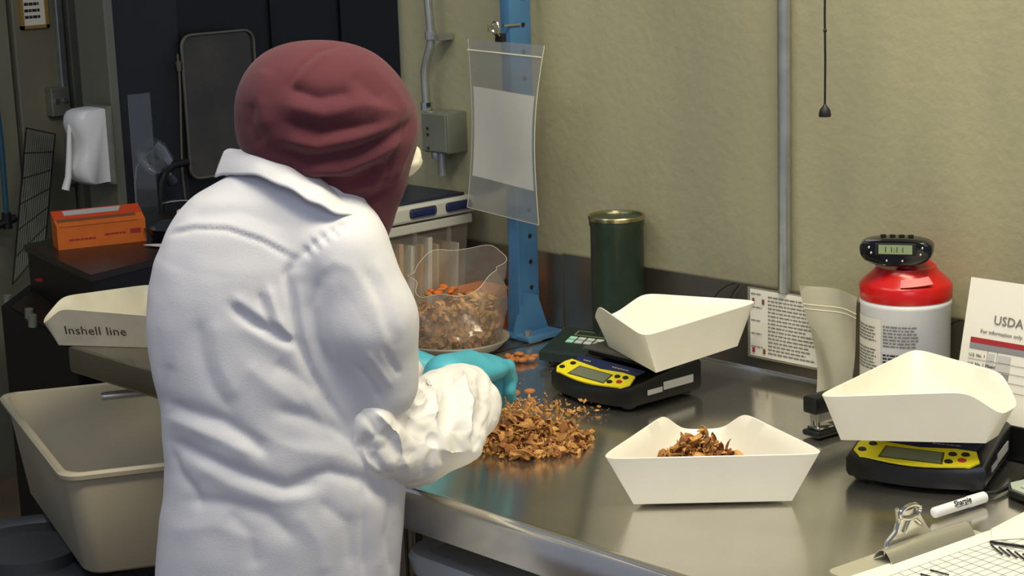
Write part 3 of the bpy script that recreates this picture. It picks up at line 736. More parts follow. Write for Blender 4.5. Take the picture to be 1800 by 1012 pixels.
# ------------------------------------------------------------------ scales
def scale(label, corner, ang, W=0.203, D=0.185):
    """corner: front-right foot point"""
    ox = corner - Matrix.Rotation(ang, 3, 'Z') @ V(W - 0.01, 0.012, 0)
    t = thing('digital_scale', label, 'scale', (ox.x, ox.y, TZ), ang, 'black and yellow digital scales')
    def outline(s, y0, n=9):
        P = [(0.0 + s, D - s), (W - s, D - s), (W - s, y0 + 0.018)]
        P += [(W - s - (W - 2 * s) * k / n, y0 + 0.018 - 0.020 * math.sin(PI * k / n) ** 0.8 + s * 0) for k in range(1, n)]
        P += [(s, y0 + 0.018)]
        return P
    def top(y):  # profile
        if y < 0.075: return 0.031 + 0.027 * max(0, y) / 0.075
        return 0.058 + 0.003 * min(1, (y - 0.075) / 0.03)
    o1 = outline(0.004, 0.0); o2 = outline(0.0, 0.0); o3 = outline(0.005, 0.003)
    MB().loops([[(x, y, 0.005) for x, y in o1], [(x, y, 0.012) for x, y in o2], [(x, y, top(y) - 0.006) for x, y in o2], [(x, y, top(y)) for x, y in o3]]).build('scale_body', BLACK, t, smooth=True, angle=50)
    for x, y in ((0.02, 0.03), (W - 0.02, 0.03), (0.02, D - 0.02), (W - 0.02, D - 0.02)):
        MB().cyl((x, y, 0), (x, y, 0.012), 0.011, seg=16).build('foot', RUB, t, smooth=True)
    sl = math.atan2(0.027, 0.075)
    mp = Matrix.Translation((0, 0, 0.0314)) @ Matrix.Rotation(sl, 4, 'X')
    e = 0.010
    yp = [(e, 0.016 + 0.01), (e + 0.012, 0.016 - 0.003)] + [(0.03 + (W - 0.06) * k / 8, 0.013 - 0.009 * math.sin(PI * k / 8)) for k in range(9)] + [(W - e - 0.012, 0.013), (W - e, 0.026), (W - 0.02, 0.050), (W - 0.05, 0.052), (W / 2, 0.047), (0.05, 0.052), (0.02, 0.055), (e + 0.002, 0.045)]
    MB().prism(yp, 0.0005, 0.0035, mp).build('yellow_panel', YEL, t)
    MB().prism([(0.028, 0.0555), (0.05, 0.0535), (W / 2, 0.0485), (W - 0.05, 0.0535), (W - 0.022, 0.053), (W - 0.016, 0.070), (0.022, 0.072)], 0.0005, 0.003, mp).build('navy_panel', NAVY, t)
    MB().prism([(0.052, 0.016), (0.140, 0.014), (0.137, 0.038), (0.056, 0.040)], 0.0035, 0.0045, mp).build('display', LCD, t)
    MB().prism([(0.049, 0.014), (0.143, 0.012), (0.140, 0.040), (0.053, 0.042)], 0.0033, 0.004, mp).build('display_bezel', mat('dark_olive', '4a471c', 0.5), t)
    for x, y, m in ((0.022, 0.028, BLACK), (0.034, 0.044, BLACK), (0.150, 0.020, BLACK), (0.168, 0.026, INKR), (0.152, 0.038, BLACK), (0.170, 0.040, BLACK)):
        bt = MB(); r_ = bmesh.ops.create_cone(bt.bm, cap_ends=True, segments=16, radius1=0.0058, radius2=0.005, depth=0.002)
        bmesh.ops.transform(bt.bm, matrix=mp @ Matrix.Translation((x, y, 0.0042)) @ Matrix.Diagonal((1.15, 0.8, 1, 1)), verts=r_['verts'])
        bt.build('button', m, t, smooth=True)
    for x, ww in ((0.045, 0.022), (0.118, 0.05)):
        lines_of_print(mp @ Matrix.Translation((x, 0.061, 0.0034)), ww, 1, 0.006, random.Random(4), word=(0.004, 0.008), th=0.4).build('printed_text', STICK, t)
    MB().bb((0.030, 0.078, 0.058), (W - 0.030, D - 0.012, 0.066), bev=0.003).build('pan_support', BLACK, t)
    MB().bb((0.022, 0.074, 0.0665), (W - 0.022, D - 0.006, 0.0725), bev=0.0025).build('weighing_plate', PLATE, t, smooth=True)
    for y0, y1, z0, z1 in ((0.055, 0.090, 0.020, 0.029), (0.093, 0.165, 0.022, 0.036)):
        MB().bb((W + 0.0002, y0, z0), (W + 0.0012, y1, z1)).build('side_sticker', STICK, t)
    return t
c1 = onz(1099, 722, TZ)
scale('black and yellow digital scale beside the scattered shells', c1, math.radians(-3))
c2 = onz(1718, 868, TZ)
scale('black and yellow digital scale nearest the marker pen', c2, math.radians(20))

# old green scale
c = onz(948, 640, TZ)
t = thing('digital_scale', 'old dark green digital scale half hidden behind the yellow scale', 'scale', (c.x, c.y, TZ), math.radians(14))
MB().loops([[(0, 0, 0.008), (0.15, 0, 0.008), (0.15, 0.097, 0.008), (0, 0.097, 0.008)], [(0, 0, 0.024), (0.15, 0, 0.024), (0.15, 0.097, 0.050), (0, 0.097, 0.050)], [(0.006, 0.006, 0.028), (0.144, 0.006, 0.028), (0.144, 0.094, 0.050), (0.006, 0.094, 0.050)]]).build('scale_body', DGREEN, t)
for x in (0.02, 0.13):
    for y in (0.02, 0.085): MB().cyl((x, y, 0), (x, y, 0.01), 0.01, seg=12).build('foot', RUB, t)
mp = Matrix.Translation((0.006, 0.006, 0.0283)) @ Matrix.Rotation(math.atan2(0.024, 0.094), 4, 'X')
for i in range(4):
    for j in range(2):
        MB().prism([(0.028 + i * 0.019, 0.034 + j * 0.013), (0.043 + i * 0.019, 0.034 + j * 0.013), (0.043 + i * 0.019, 0.044 + j * 0.013), (0.028 + i * 0.019, 0.044 + j * 0.013)], 0, 0.0018, mp).build('key', MINT if (i == 0) else GREYKEY, t)
MB().prism([(0.03, 0.063), (0.11, 0.063), (0.11, 0.082), (0.03, 0.082)], 0, 0.001, mp).build('display', LCD, t)
MB().prism([(0.034, 0.066), (0.106, 0.066), (0.106, 0.079), (0.034, 0.079)], 0.0005, 0.0015, mp).build('display_glass', DGREEN, t)
lines_of_print(mp @ Matrix.Translation((0.075, 0.02, 0.0003)), 0.02, 1, 0.006, random.Random(2)).build('printed_text', GREYKEY, t)

# stapler
a = onz(1424, 768, TZ); b_ = onz(1530, 738, TZ)
t = thing('stapler', 'black and steel stapler behind the tray of shells', 'stapler', tuple((a)), math.atan2(b_.y - a.y, b_.x - a.x))
MB().bb((0, -0.019, 0.0), (0.17, 0.019, 0.010), bev=0.004).build('base', BLACK, t, smooth=True)
MB().bb((0.006, -0.014, 0.010), (0.040, 0.014, 0.016), bev=0.003).build('anvil', CHROME, t, smooth=True)
MB().bb((0.010, -0.009, 0.024), (0.15, 0.009, 0.040)).build("magazine", GALV, t)
MB().cyl((0.012, -0.006, 0.014), (0.012, -0.006, 0.042), 0.003, seg=8).cyl((0.012, 0.006, 0.014), (0.012, 0.006, 0.042), 0.003, seg=8).build('staple_guide', CHROME, t)
MB().bb((-0.002, -0.015, 0.038), (0.165, 0.015, 0.066), bev=0.004).build('handle', BLACK, t, smooth=True)
MB().bb((0.12, -0.012, 0.008), (0.16, 0.012, 0.04)).build('hinge', BLACK, t)

# marker
a = onz(1645, 900, TZ + 0.008); b_ = onz(1727, 874, TZ + 0.008); u = (b_ - a).normalized(); 
t = thing('marker_pen', 'white capped marker pen lying in front of the right scale', 'pen', tuple(a - V(0, 0, 0.008)), math.atan2(u.y, u.x))
L = (b_ - a).length
mb = MB(); mb.cyl((-0.002, 0, 0.008), (L, 0, 0.008), 0.0075, 0.0078, seg=20); mb.ball((-0.002, 0, 0.008), (0.004, 0.0075, 0.0075)); mb.build('barrel', WHITEP, t, smooth=True)
MB().cyl((L - 0.028, 0, 0.008), (L + 0.003, 0, 0.008), 0.0084, 0.0079, seg=20).build('cap', WHITEP, t, smooth=True)
text('pen_print', 'Sharpie', 0.0115, INKD, t, Matrix.Translation((0.030, 0, 0.008)) @ Matrix.Rotation(math.radians(42), 4, 'X') @ Matrix.Translation((0, -0.0035, 0.0080)), shear=0.3, off=0.0002)
lines_of_print(Matrix.Translation((0.034, -0.0080, 0.0098)) @ Matrix.Rotation(math.radians(78), 4, 'X'), 0.03, 1, 0.003, random.Random(2)).build('printed_text', INK, t)
# small device at the right border
c = onz(1772, 862, TZ)
t = thing('calculator', 'pale grey keypad device cut off at the right border', 'calculator', tuple(c), math.radians(-12))
MB().prism([(0, 0), (0.02, -0.02), (0.12, -0.03), (0.14, 0.06), (0.05, 0.07), (0.0, 0.03)], 0.002, 0.010).build('case', BLACK, t)
MB().prism([(0.004, 0), (0.022, -0.016), (0.116, -0.026), (0.135, 0.055), (0.05, 0.064), (0.005, 0.028)], 0.010, 0.013).build('face', mat('pale_green_grey', 'a9b3a4', 0.5), t)
for i in range(4):
    for j in range(3): MB().bb((0.028 + i * 0.02, -0.006 + j * 0.018, 0.013), (0.042 + i * 0.02, 0.006 + j * 0.018, 0.016), bev=0.001).build('key', GREYKEY, t)
# black tube put in for the shadow beside the right scale
pts = [onz(x, y, TZ + 0.003) for x, y in ((1732, 868), (1750, 866), (1768, 858), (1785, 846), (1800, 836), (1830, 825))]
tag(MB().tube(pts, 0.0035, 8).build('scale_shadow', RUB), 'black tube standing in for shadow from the right scale to the frame edge', 'cord')

# clipboard
a = onz(1450, 1003, TZ + 0.004); b_ = onz(1684, 922, TZ + 0.004); ax = math.atan2(b_.y - a.y, b_.x - a.x)
t = thing('clipboard', 'grey clipboard with a wide steel clip at the bottom right corner', 'clipboard', (a.x, a.y, TZ), ax)
LW = (b_ - a).length
cr = 0.014
poly = [(cr * (1 - math.cos(q)), -cr + cr * math.sin(q)) for q in [PI / 2 * k / 5 for k in range(6)]] + [(LW - cr + cr * math.sin(q), -cr + cr * math.cos(q)) for q in [PI / 2 * k / 5 for k in range(6)]] + [(LW, -0.31), (0, -0.31)]
MB().prism(poly, 0.0005, 0.004).build('board', mat('grey_board', 'a9a68f', 0.5), t)
def cp_(px, py, z=0.0): 
    m = Matrix.Rotation(-ax, 3, 'Z'); p = onz(px, py, TZ + z) - V(a.x, a.y, TZ); return m @ p
q0 = cp_(1548, 985, 0.006); q1 = cp_(1700, 936, 0.006)
x0c, x1c = q0.x, q1.x; yc = -0.028
MB().grid(lambda u, v: (x0c + (x1c - x0c) * u, yc + 0.014 - 0.030 * v, 0.006 + 0.016 * math.sin(PI * min(1, v * 1.0)) ** 0.8 * (0.75 + 0.25 * math.cos(2 * u - 1))), 8, 12, thick=0.0012).build('clip_jaw', mat('clip_steel', 'dad8cc', 0.28, 0.85), t, smooth=True)
xm = (x0c + x1c) / 2 - 0.012
def lever(u, v):
    wv = 0.050 * (1 - 0.62 * v ** 0.7)
    return (xm - 0.012 * v + wv * (u - 0.5) * 2 * 0.9, yc + 0.012 - 0.004 * v - 0.004 * math.sin(PI * u), 0.014 + 0.046 * v)
MB().grid(lever, 8, 12, thick=0.001).build('clip_lever', mat('clip_steel', 'dad8cc', 0.28, 0.85), t, smooth=True)
top_c = Vector(lever(0.5, 1.0))
MB().tube([top_c + V(0.019 * math.cos(q), -0.0005, 0.009 * math.sin(q) - 0.002) for q in [2 * PI * k / 18 for k in range(18)]], 0.003, 8, closed=True).build('lever_ring', CHROME, t, smooth=True)
MB().tube([Vector(lever(0.0, 0.0)) + V(-0.012, -0.006, -0.006), Vector(lever(0.0, 0.15)) + V(-0.010, -0.003, 0.004), Vector(lever(0.0, 0.45)) + V(-0.002, -0.003, 0), Vector(lever(0.05, 0.75)), Vector(lever(0.02, 1.0)) + V(-0.004, 0, 0.006)], 0.003, 8).build('spring_side', CHROME, t, smooth=True)
MB().tube([Vector(lever(0.25, 0.35)) + V(0, -0.003, 0), Vector(lever(0.4, 0.7)) + V(0, -0.003, 0), Vector(lever(0.6, 0.72)) + V(0, -0.003, 0), Vector(lever(0.8, 0.45)) + V(0, -0.003, 0)], 0.0022, 6).build('lever_rib', CHROME, t, smooth=True)
# papers on it
def sheet(name, label, pts, z, sag=0.0):
    P = [cp_(*p) for p in pts]
    tt = thing(name, label, 'paper', (a.x, a.y, TZ), ax, 'papers on the clipboard')
    MB().grid(lambda u, v: tuple(P[0].lerp(P[1], u).lerp(P[3].lerp(P[2], u), v) + V(0, 0, z + sag * math.sin(PI * u) * (1 - v))), 12, 12, thick=0.0004).build('sheet', PAPER, tt, smooth=True)
    return tt, P
s1, P1 = sheet('paper_sheet', 'ruled white form held under the steel clip', ((1470, 1028), (1742, 938), (2050, 1010), (1700, 1180)), 0.0055)
s2, P2 = sheet('paper_sheet', 'white printed sheet curling up above the form at the right border', ((1743, 958), (1742, 938), (1850, 882), (1880, 950)), 0.0068, 0.004)
def on_s(u, v, P=P1, z=0.0066): return P[0].lerp(P[1], u).lerp(P[3].lerp(P[2], u), v) + V(0, 0, z)
b = MB()
for k in range(14):
    u = 0.16 + k * 0.062; p, q = on_s(u, 0.12), on_s(u, 0.9); b.tube([p, q], 0.0003, 4)
for k in range(16):
    v = 0.12 + k * 0.05; p, q = on_s(0.16, v), on_s(0.97, v); b.tube([p, q], 0.00025, 4)
b.build('ruled_lines', GREYP, s1)
mm = frame_m(cp_(1743, 962, 0.008), cp_(1800, 985, 0.008) - cp_(1743, 962, 0.008), cp_(1760, 930, 0.008) - cp_(1743, 962, 0.008))
b = MB()
for k in range(5):
    p, q = cp_(1742 + k * 14, 957 + k * 4, 0.009), cp_(1762 + k * 13, 974 + k * 3, 0.009); b.tube([p, q], 0.0012, 4)
p, q = cp_(1740, 952, 0.009), cp_(1830, 965, 0.009); b.tube([p, q], 0.0022, 4)
b.build('heavy_print', INKD, s1)
b = MB()
for (x0_, y0_, x1_, y1_) in ((1635, 1001, 1668, 1010), (1618, 1008, 1640, 1014)): b.tube([cp_(x0_, y0_, 0.008), cp_(x1_, y1_, 0.008)], 0.0011, 4)
b.build('heavy_print', INKD, s1)

# ------------------------------------------------------------------ shells: individual hulls + crumbs
rng = random.Random(11)
protos = []
def make_hull(i):
    b = MB(); hull_bm(b, Matrix.Identity(4), rng, L=(0.024, 0.019, 0.028, 0.016, 0.022)[i % 5], W=(0.015, 0.018, 0.012, 0.014, 0.020)[i % 5], curl=(1.0, 1.3, 0.8, 1.5, 0.6)[i % 5], nu=4, nv=3)
    fs = b.bm.faces[:]; b.bm.normal_update(); bmesh.ops.solidify(b.bm, geom=fs, thickness=0.0009)
    o = b.build('shell_piece', HUSK[i % 3], smooth=True); return o
meshes = []
for i in range(15):
    o = make_hull(i); meshes.append(o.data); bpy.data.objects.remove(o)
def hulls(n, posf, label, group, tilt=0.55, s=(0.75, 1.15)):
    for k in range(n):
        o = bpy.data.objects.new('shell_piece', meshes[rng.randrange(15)]); COL.objects.link(o)
        p = posf(k); m = rnd_m(Vector(p), rng, tilt, rng.uniform(*s)); o.matrix_world = m
        tag(o, label, 'nut shell', group)
def crumbs(n, posf, label, s=(0.25, 0.6)):
    b = MB()
    for k in range(n): hull_bm(b, rnd_m(Vector(posf(k)), rng, 0.8, rng.uniform(*s)), rng, L=0.018, W=0.012, nu=2, nv=2)
    o = b.build('shell_crumbs', HUSK[1]); tag(o, label, 'nut shells', kind='stuff')
PC = onz(936, 773, TZ)
PX_ = Vector((RT[0], RT[1], 0)).normalized(); PY_ = Vector((_h[0], _h[1], 0))
def pile(k, hmax=0.026, off=0.004):
    while True:
        q = rng.uniform(0, 2 * PI); r = math.sqrt(rng.random())
        x = r * math.cos(q) * 0.098; y = r * math.sin(q) * 0.098
        # wedge: broad to the right, thinning away from the camera
        if y > 0.03 and x > 0.035: continue
        break
    h_ = hmax * (1 - (r ** 2)) * (1 if y < 0.05 else 0.4)
    return PC + PX_ * x + PY_ * y + V(0, 0, off + h_ * rng.random() ** 0.4)
hulls(175, pile, 'curled brown nut shell piece in the pile on the bench', 'shell pieces in the pile on the bench', s=(0.85, 1.35))
def scat(k):
    c = onz(rng.gauss(920, 55), rng.gauss(722, 10), TZ); return c + V(0, 0, 0.003 + 0.004 * rng.random())
crumbs(1300, lambda k: pile(k, 0.020, 0.002) if k < 950 else scat(k), 'brown shell crumbs spread through and behind the pile on the bench')
t2o = TRAY2[0]; m2 = parent_frame(t2o)
def heap(k, hmax=0.082, off=0.006):
    while True:
        x = rng.gauss(0, 0.050); y = rng.gauss(0, 0.028)
        if abs(x) < 0.078 and abs(y) < 0.05: break
    h_ = hmax * math.exp(-(x / 0.072) ** 2 - (y / 0.05) ** 2)
    return m2 @ V(0.096 + x, 0.064 + y * 0.8, off + h_ * rng.random() ** 0.35 + 0.004)
hulls(120, heap, 'curled brown nut shell piece in the heap inside the tray', 'shell pieces in the tray', tilt=0.55, s=(0.75, 1.15))
crumbs(1300, lambda k: heap(k, 0.074, 0.003), 'brown shell crumbs among the heap in the tray')

# almonds
al = MB(); al.ball((0, 0, 0), (0.0105, 0.0066, 0.0048), u=14, v=8); am = al.build('almond', ALM, smooth=True); ame = am.data; bpy.data.objects.remove(am)
def almond(px, py, rz, label, group, z=0.0048):
    o = bpy.data.objects.new('almond', ame); COL.objects.link(o); o.location = onz(px, py, TZ + z); o.rotation_euler = (0, 0, rz); tag(o, label, 'almond', group)
almond(908, 690, 2.2, 'almond nearer the gloved hand of the two lying apart', None)
almond(931, 687, 1.0, 'almond further from the glove of the two lying apart', None)
for i, (x, y, z) in enumerate(((897, 634, 0.0048), (903, 627, 0.0048), (909, 631, 0.0048), (916, 625, 0.0048), (919, 632, 0.0048), (926, 627, 0.0048), (933, 630, 0.0048), (939, 626, 0.0048), (893, 625, 0.0048), (912, 622, 0.012), (900, 632, 0.012))):
    almond(x, y, i * 1.1, 'almond in the small cluster beside the blue upright', 'almonds beside the blue upright', z)
crumb = MB()
for k in range(60):
    p = onz(rng.uniform(860, 1080), rng.uniform(650, 745), TZ); hull_bm(crumb, rnd_m(p + V(0, 0, 0.0015), rng, 0.2, 0.15), rng, nu=2, nv=2)
tag(crumb.build('shell_dust', HUSK[1]), 'tiny shell specks scattered over the steel bench', 'nut shells', kind='stuff')

# ------------------------------------------------------------------ under the bench
a = ony(738, 950, 1.74)
t = thing('storage_tote', 'pale grey lidded tote on the shelf under the bench', 'tote', (a.x + 0.30, 1.86, 0.425))
zt = a.z - 0.425
def rr_ring(hx, hy, r, z, n=6):
    P = []
    for cx, cy, q0 in ((hx - r, hy - r, 0), (-hx + r, hy - r, PI / 2), (-hx + r, -hy + r, PI), (hx - r, -hy + r, 1.5 * PI)):
        for k in range(n + 1): q = q0 + PI / 2 * k / n; P.append((cx + r * math.cos(q), cy + r * math.sin(q), z))
    return P
MB().loops([rr_ring(0.26, 0.13, 0.04, 0.0), rr_ring(0.29, 0.155, 0.05, zt - 0.03)]).build('tote_body', TOTEM, t, smooth=True)
MB().loops([rr_ring(0.30, 0.165, 0.055, zt - 0.035), rr_ring(0.305, 0.17, 0.055, zt - 0.010), rr_ring(0.30, 0.165, 0.055, zt), rr_ring(0.28, 0.145, 0.05, zt), rr_ring(0.275, 0.14, 0.05, zt - 0.006)]).build('lid', TOTEM, t, smooth=True)
t = thing('cardboard_box', 'brown cardboard box on the shelf behind the pale tote', 'box', (-2.25, 2.28, 0.425))
MB().bb((-0.15, -0.13, 0), (0.5, 0.13, 0.36), bev=0.003).build('carton', BROWNCB, t)
MB().bb((-0.151, -0.03, 0.361), (0.501, 0.03, 0.363)).build('tape', mat('tan_tape', '9a7445', 0.3), t)

# ------------------------------------------------------------------ tub at left
ZR = 0.70
c0 = onz(108, 836, ZR); c1 = onz(302, 819, ZR); e1 = V(math.cos(math.radians(63)), math.sin(math.radians(63)), 0)
DW = 0.68; SKEW = math.cos(math.radians(99))
L1 = 0.50
t = thing('plastic_tub', 'large beige-grey rectangular plastic tub at the lower left', 'tub', tuple(c0 - V(0, 0, 0.222)), math.atan2(e1.y, e1.x))
def tr_ring(s, z, r=0.035):
    hx, hy = L1 / 2, DW / 2; return [(x + hx + (y + hy) * SKEW, y + hy, zz * 1.11) for x, y, zz in rr_ring(hx - s, hy - s, r, z)]
MB().loops([tr_ring(0.045, 0.0), tr_ring(0.038, 0.006, 0.04), tr_ring(0.012, 0.188), tr_ring(0.0, 0.188), tr_ring(-0.002, 0.196), tr_ring(0.003, 0.201), tr_ring(0.014, 0.199), tr_ring(0.042, 0.012, 0.04), tr_ring(0.05, 0.006)]).build('tub_shell', TUBM, t, smooth=True, angle=50)
a = onz(178, 697, 0.80); b_ = onz(300, 684, 0.80); u = (b_ - a).normalized()
t = thing('metal_rod', 'bright round metal bar end sticking out from under the side bench above the tub', 'rod', tuple(a))
t.rotation_euler = (0, 0, math.atan2(u.y, u.x))
MB().cyl((0.004, 0, 0), (0.40, 0, 0.0), 0.0092, seg=20).build('shaft', mat('satin_bar', 'e8e6e0', 0.35, 0.8), t, smooth=True)
MB().cyl((0, 0, 0), (0.006, 0, 0), 0.0065, 0.0088, seg=20).build('end_cap', CHROME, t, smooth=True)
bc = onz(52, 960, 0.478) 
t = thing('round_bin', 'dark grey round bin with a rolled rim carrying the tub', 'bin', (bc.x, bc.y, 0))
MB().lathe([(0.20, 0.0), (0.235, 0.42), (0.25, 0.425), (0.255, 0.435), (0.255, 0.458), (0.248, 0.464), (0.238, 0.460), (0.23, 0.450), (0.02, 0.45)], seg=56).build('bin_body', BINM, t, smooth=True)
MB().lathe([(0.10, 0.450), (0.10, 0.476), (0.05, 0.476)], seg=40).build('bin_lid', BINM, t, smooth=True)

# ------------------------------------------------------------------ black cabinet and things at left
c_l = onz(105, 446, 0.88); c_r = onz(262, 430, 0.88)
t = thing('black_cabinet', 'black steel machine cabinet with a dark brown top at the far left', 'cabinet', (-4.25, 2.35, 0))
Q1, Q2, Q3 = onz(42, 430, 0.88), onz(160, 483, 0.88), onz(300, 447, 0.88)
d13 = (Q3 - Q2).normalized() * 0.85; Q3 = Q2 + d13; Q4 = Q1 + d13
def out4(g=0.0, L=(0, 1, 2, 3)):
    c = (Q1 + Q3) / 2; return [((p - c) * (1 + g) + c) for p in (Q1, Q2, Q3, Q4)]
MB().prism([(p.x, p.y) for p in out4(-0.02)], 0.0, 0.862).build('upper_body', BLK, t, world=True)
MB().prism([(p.x, p.y) for p in out4(0.0)], 0.862, 0.88).build('cabinet_top', CABTOP, t, world=True)
K = [onz(2, 538, 0.76), onz(132, 614, 0.70), onz(190, 575, 0.70), onz(52, 500, 0.76)]
MB().loops([[V(p.x, p.y, 0) for p in K], K]).build('console_body', BLK, t, world=True)
kc_ = sum(K, V(0, 0, 0)) / 4
MB().loops([[kc_ + (p - kc_) * 0.8 + V(0, 0, 0.002) for p in K], [kc_ + (p - kc_) * 0.78 + V(0, 0, 0.006) for p in K]]).build('control_panel', CABTOP, t, world=True)
for px, py in ((50, 549), (56, 560), (12, 525)):
    c = onz(px, py, 0.755); MB().cyl((c.x, c.y, 0.735), (c.x + 0.004, c.y, 0.765), 0.011, seg=14).build('knob', GREYBOX, t, world=True, smooth=True)
c = onz(74, 491, 0.80); MB().box((c.x, c.y, c.z), (0.02, 0.03, 0.006)).build('red_button', INKR, t, world=True)
# orange long box
a = onz(103, 440, 0.88); b_ = onz(258, 423, 0.88); u = (b_ - a).normalized(); Lb = (b_ - a).length
t = thing('long_carton', 'long orange printed carton with a slanted top on the black cabinet', 'box', tuple(a), math.atan2(u.y, u.x))
hb = 0.062
MB().loops([[(0, 0, 0), (Lb, 0, 0), (Lb, 0.07, 0), (0, 0.07, 0)], [(0, 0, hb), (Lb, 0, hb), (Lb, 0.07, hb + 0.03), (0, 0.07, hb + 0.03)]]).build('carton', ORANGE, t)
MB().quad((0.006, -0.0012, hb - 0.002), (Lb - 0.02, -0.0012, hb - 0.002), (Lb - 0.02, 0.030, hb + 0.0138), (0.006, 0.030, hb + 0.0138), thick=0.0006).build('dark_slot', ORANGED, t)
MB().quad((0.0, 0.030, hb + 0.0138), (Lb, 0.030, hb + 0.0138), (Lb, 0.071, hb + 0.0315), (0.0, 0.071, hb + 0.0315), thick=0.0008).build('red_flap', REDO, t)
MB().quad((0.03, 0.045, hb + 0.0212), (Lb - 0.06, 0.045, hb + 0.0212), (Lb - 0.05, 0.066, hb + 0.0302), (0.03, 0.066, hb + 0.0302), thick=0.0006).build('shiny_strip', STICK, t)
lines_of_print(frame_m(V(0.03, -0.0008, hb * 0.42), (1, 0, 0), (0, 0, 1)), 0.09, 1, 0.010, random.Random(1), (0.006, 0.015), th=0.5).build('printed_text', INKR, t)
lines_of_print(frame_m(V(0.125, -0.0008, hb * 0.52), (1, 0, 0), (0, 0, 1)), 0.07, 1, 0.010, random.Random(8), (0.006, 0.015), th=0.5).build('printed_text', INKR, t)
MB().bb((Lb - 0.042, -0.0012, hb * 0.42), (Lb - 0.014, -0.0002, hb * 0.62)).build('red_badge', INKR, t)
# white envelope flap near shoulder
a = onz(258, 430, 0.885); b_ = onz(330, 437, 0.885)
t = thing('white_cloth', 'scrap of white paper beside the orange carton', 'paper', tuple(a), math.atan2((b_ - a).y, (b_ - a).x))
MB().grid(lambda u, v: (0.12 * u, 0.03 * v * min(1, u * 4 + 0.2) - 0.012, 0.002 + 0.006 * math.sin(PI * v) * u), 8, 4, thick=0.0015).build('scrap', PAPER, t, smooth=True)
# bowl / pan and jar with hose behind shoulder
c = onz(322, 416, 0.882); c = V(c.x, c.y, 0.88)
t = thing('black_pan', 'shallow black pan on the cabinet behind the worker', 'pan', tuple(c))
MB().lathe([(0.05, 0.0), (0.085, 0.006), (0.10, 0.035), (0.104, 0.036), (0.098, 0.033), (0.08, 0.010), (0.03, 0.006)], seg=36).build('bowl', mat('dark_enamel', '1b1d20', 0.3), t, smooth=True)
pts = [onh(x, y, 5.0) for x, y in ((285, 358), (300, 354), (318, 352), (335, 352))]
MB().tube(pts, 0.003, 6).build('wire_handle', CHROME, t, world=True, smooth=True)
a = onx(282, 290, XD + 0.10)
t = thing('plastic_bottle', 'clear plastic bottle hung upside down by the dark partition', 'bottle', tuple(a))
mj = Matrix.Rotation(math.radians(35), 4, 'X')
b = MB(); b.lathe([(0.012, -0.05), (0.014, -0.03), (0.045, 0.0), (0.05, 0.05), (0.04, 0.075), (0.01, 0.08)], seg=24); bmesh.ops.transform(b.bm, matrix=mj, verts=b.bm.verts[:]); b.build('bottle_shell', JARM, t, smooth=True)
b = MB(); b.cyl((0, 0, -0.07), (0, 0, -0.045), 0.016, seg=16); bmesh.ops.transform(b.bm, matrix=mj, verts=b.bm.verts[:]); b.build('bottle_cap', BINM, t, smooth=True)
pts = [onx(x, y, XD + 0.05) for x, y in ((262, 268), (248, 278), (240, 295), (237, 320), (239, 350), (242, 380))]
tag(MB().tube(pts, 0.003, 6).build('thin_tube', mat('translucent_tube', '8f8c80', 0.4), smooth=True), 'thin pale tube curving down beside the hanging bottle', 'tube')
pts = [onx(x, y, XD + 0.12) for x, y in ((330, 285), (305, 290), (290, 302), (283, 322), (282, 345), (284, 380), (286, 410))]
tag(MB().tube(pts, 0.012, 10).build('black_hose', RUB, smooth=True), 'thick black hose arching above the black pan', 'hose')
# framed glass panel (rounded corners)
TLf, BRf = onx(320, 62, XD + 0.02), onx(452, 305, XD + 0.02)
fx = XD + 0.02; y0f, y1f = onx(320, 100, fx).y, onx(447, 100, fx).y; z1f = onx(330, 62, fx).z; z0f = onx(400, 306, fx).z
t = thing('framed_window_panel', 'dark glass panel in a thin rounded metal frame behind the worker', 'panel', (fx, (y0f + y1f) / 2, z0f))
def rrect(y0, y1, z0, z1, r, n=6):
    P = []
    for cy, cz, q0 in ((y1 - r, z1 - r, 0), (y0 + r, z1 - r, PI / 2), (y0 + r, z0 + r, PI), (y1 - r, z0 + r, 1.5 * PI)):
        for k in range(n + 1): q_ = q0 + PI / 2 * k / n; P.append((fx, cy + r * math.cos(q_), cz + r * math.sin(q_)))
    return P
rp = rrect(y0f, y1f, z0f, z1f, 0.035)
MB().tube(rp, 0.005, 8, closed=True).build('frame', mat('dull_frame', '8c8674', 0.3, 0.8), t, smooth=True, world=True)
b = MB(); va = [b.bm.verts.new((fx - 0.004, p[1], p[2])) for p in rp]; b.bm.faces.new(va); b.bm.normal_update(); bmesh.ops.solidify(b.bm, geom=b.bm.faces[:], thickness=0.004); b.build('glass_pane', GLASSY, t, world=True)
pts = [onx(x, y, XD + 0.03) for x, y in ((312, 95), (313, 108), (315, 125), (317, 170), (318, 230), (320, 300), (326, 352))]
t = thing('hanging_cord', 'pale cord with a plug hanging left of the framed glass panel', 'cord', tuple(pts[0]))
MB().tube(pts, 0.0035, 6).build('cord', mat('cord_beige', '6e6552', 0.5), t, world=True, smooth=True)
MB().cyl(tuple(pts[1]), tuple(pts[2]), 0.009, 0.006, seg=10).build('plug', mat('cord_beige', '6e6552', 0.5), t, world=True, smooth=True)

# dispenser
XP = -4.72
a = onx(188, 187, XP); b_ = onx(188, 320, XP)
sc_ = (a.z - b_.z)
t = thing('soap_dispenser', 'white wall dispenser with a bulging front and push lever', 'dispenser', tuple(b_ + V(-0.03, 0, 0)))
prof = [(0.0, 0.0), (0.06, 0.01), (0.38, 0.0), (0.50, 0.05), (0.585, 0.14), (0.60, 0.25), (0.54, 0.36), (0.49, 0.46), (0.50, 0.58), (0.56, 0.70), (0.60, 0.80), (0.575, 0.90), (0.50, 0.965), (0.38, 0.99), (0.05, 1.0), (0.0, 0.99)]
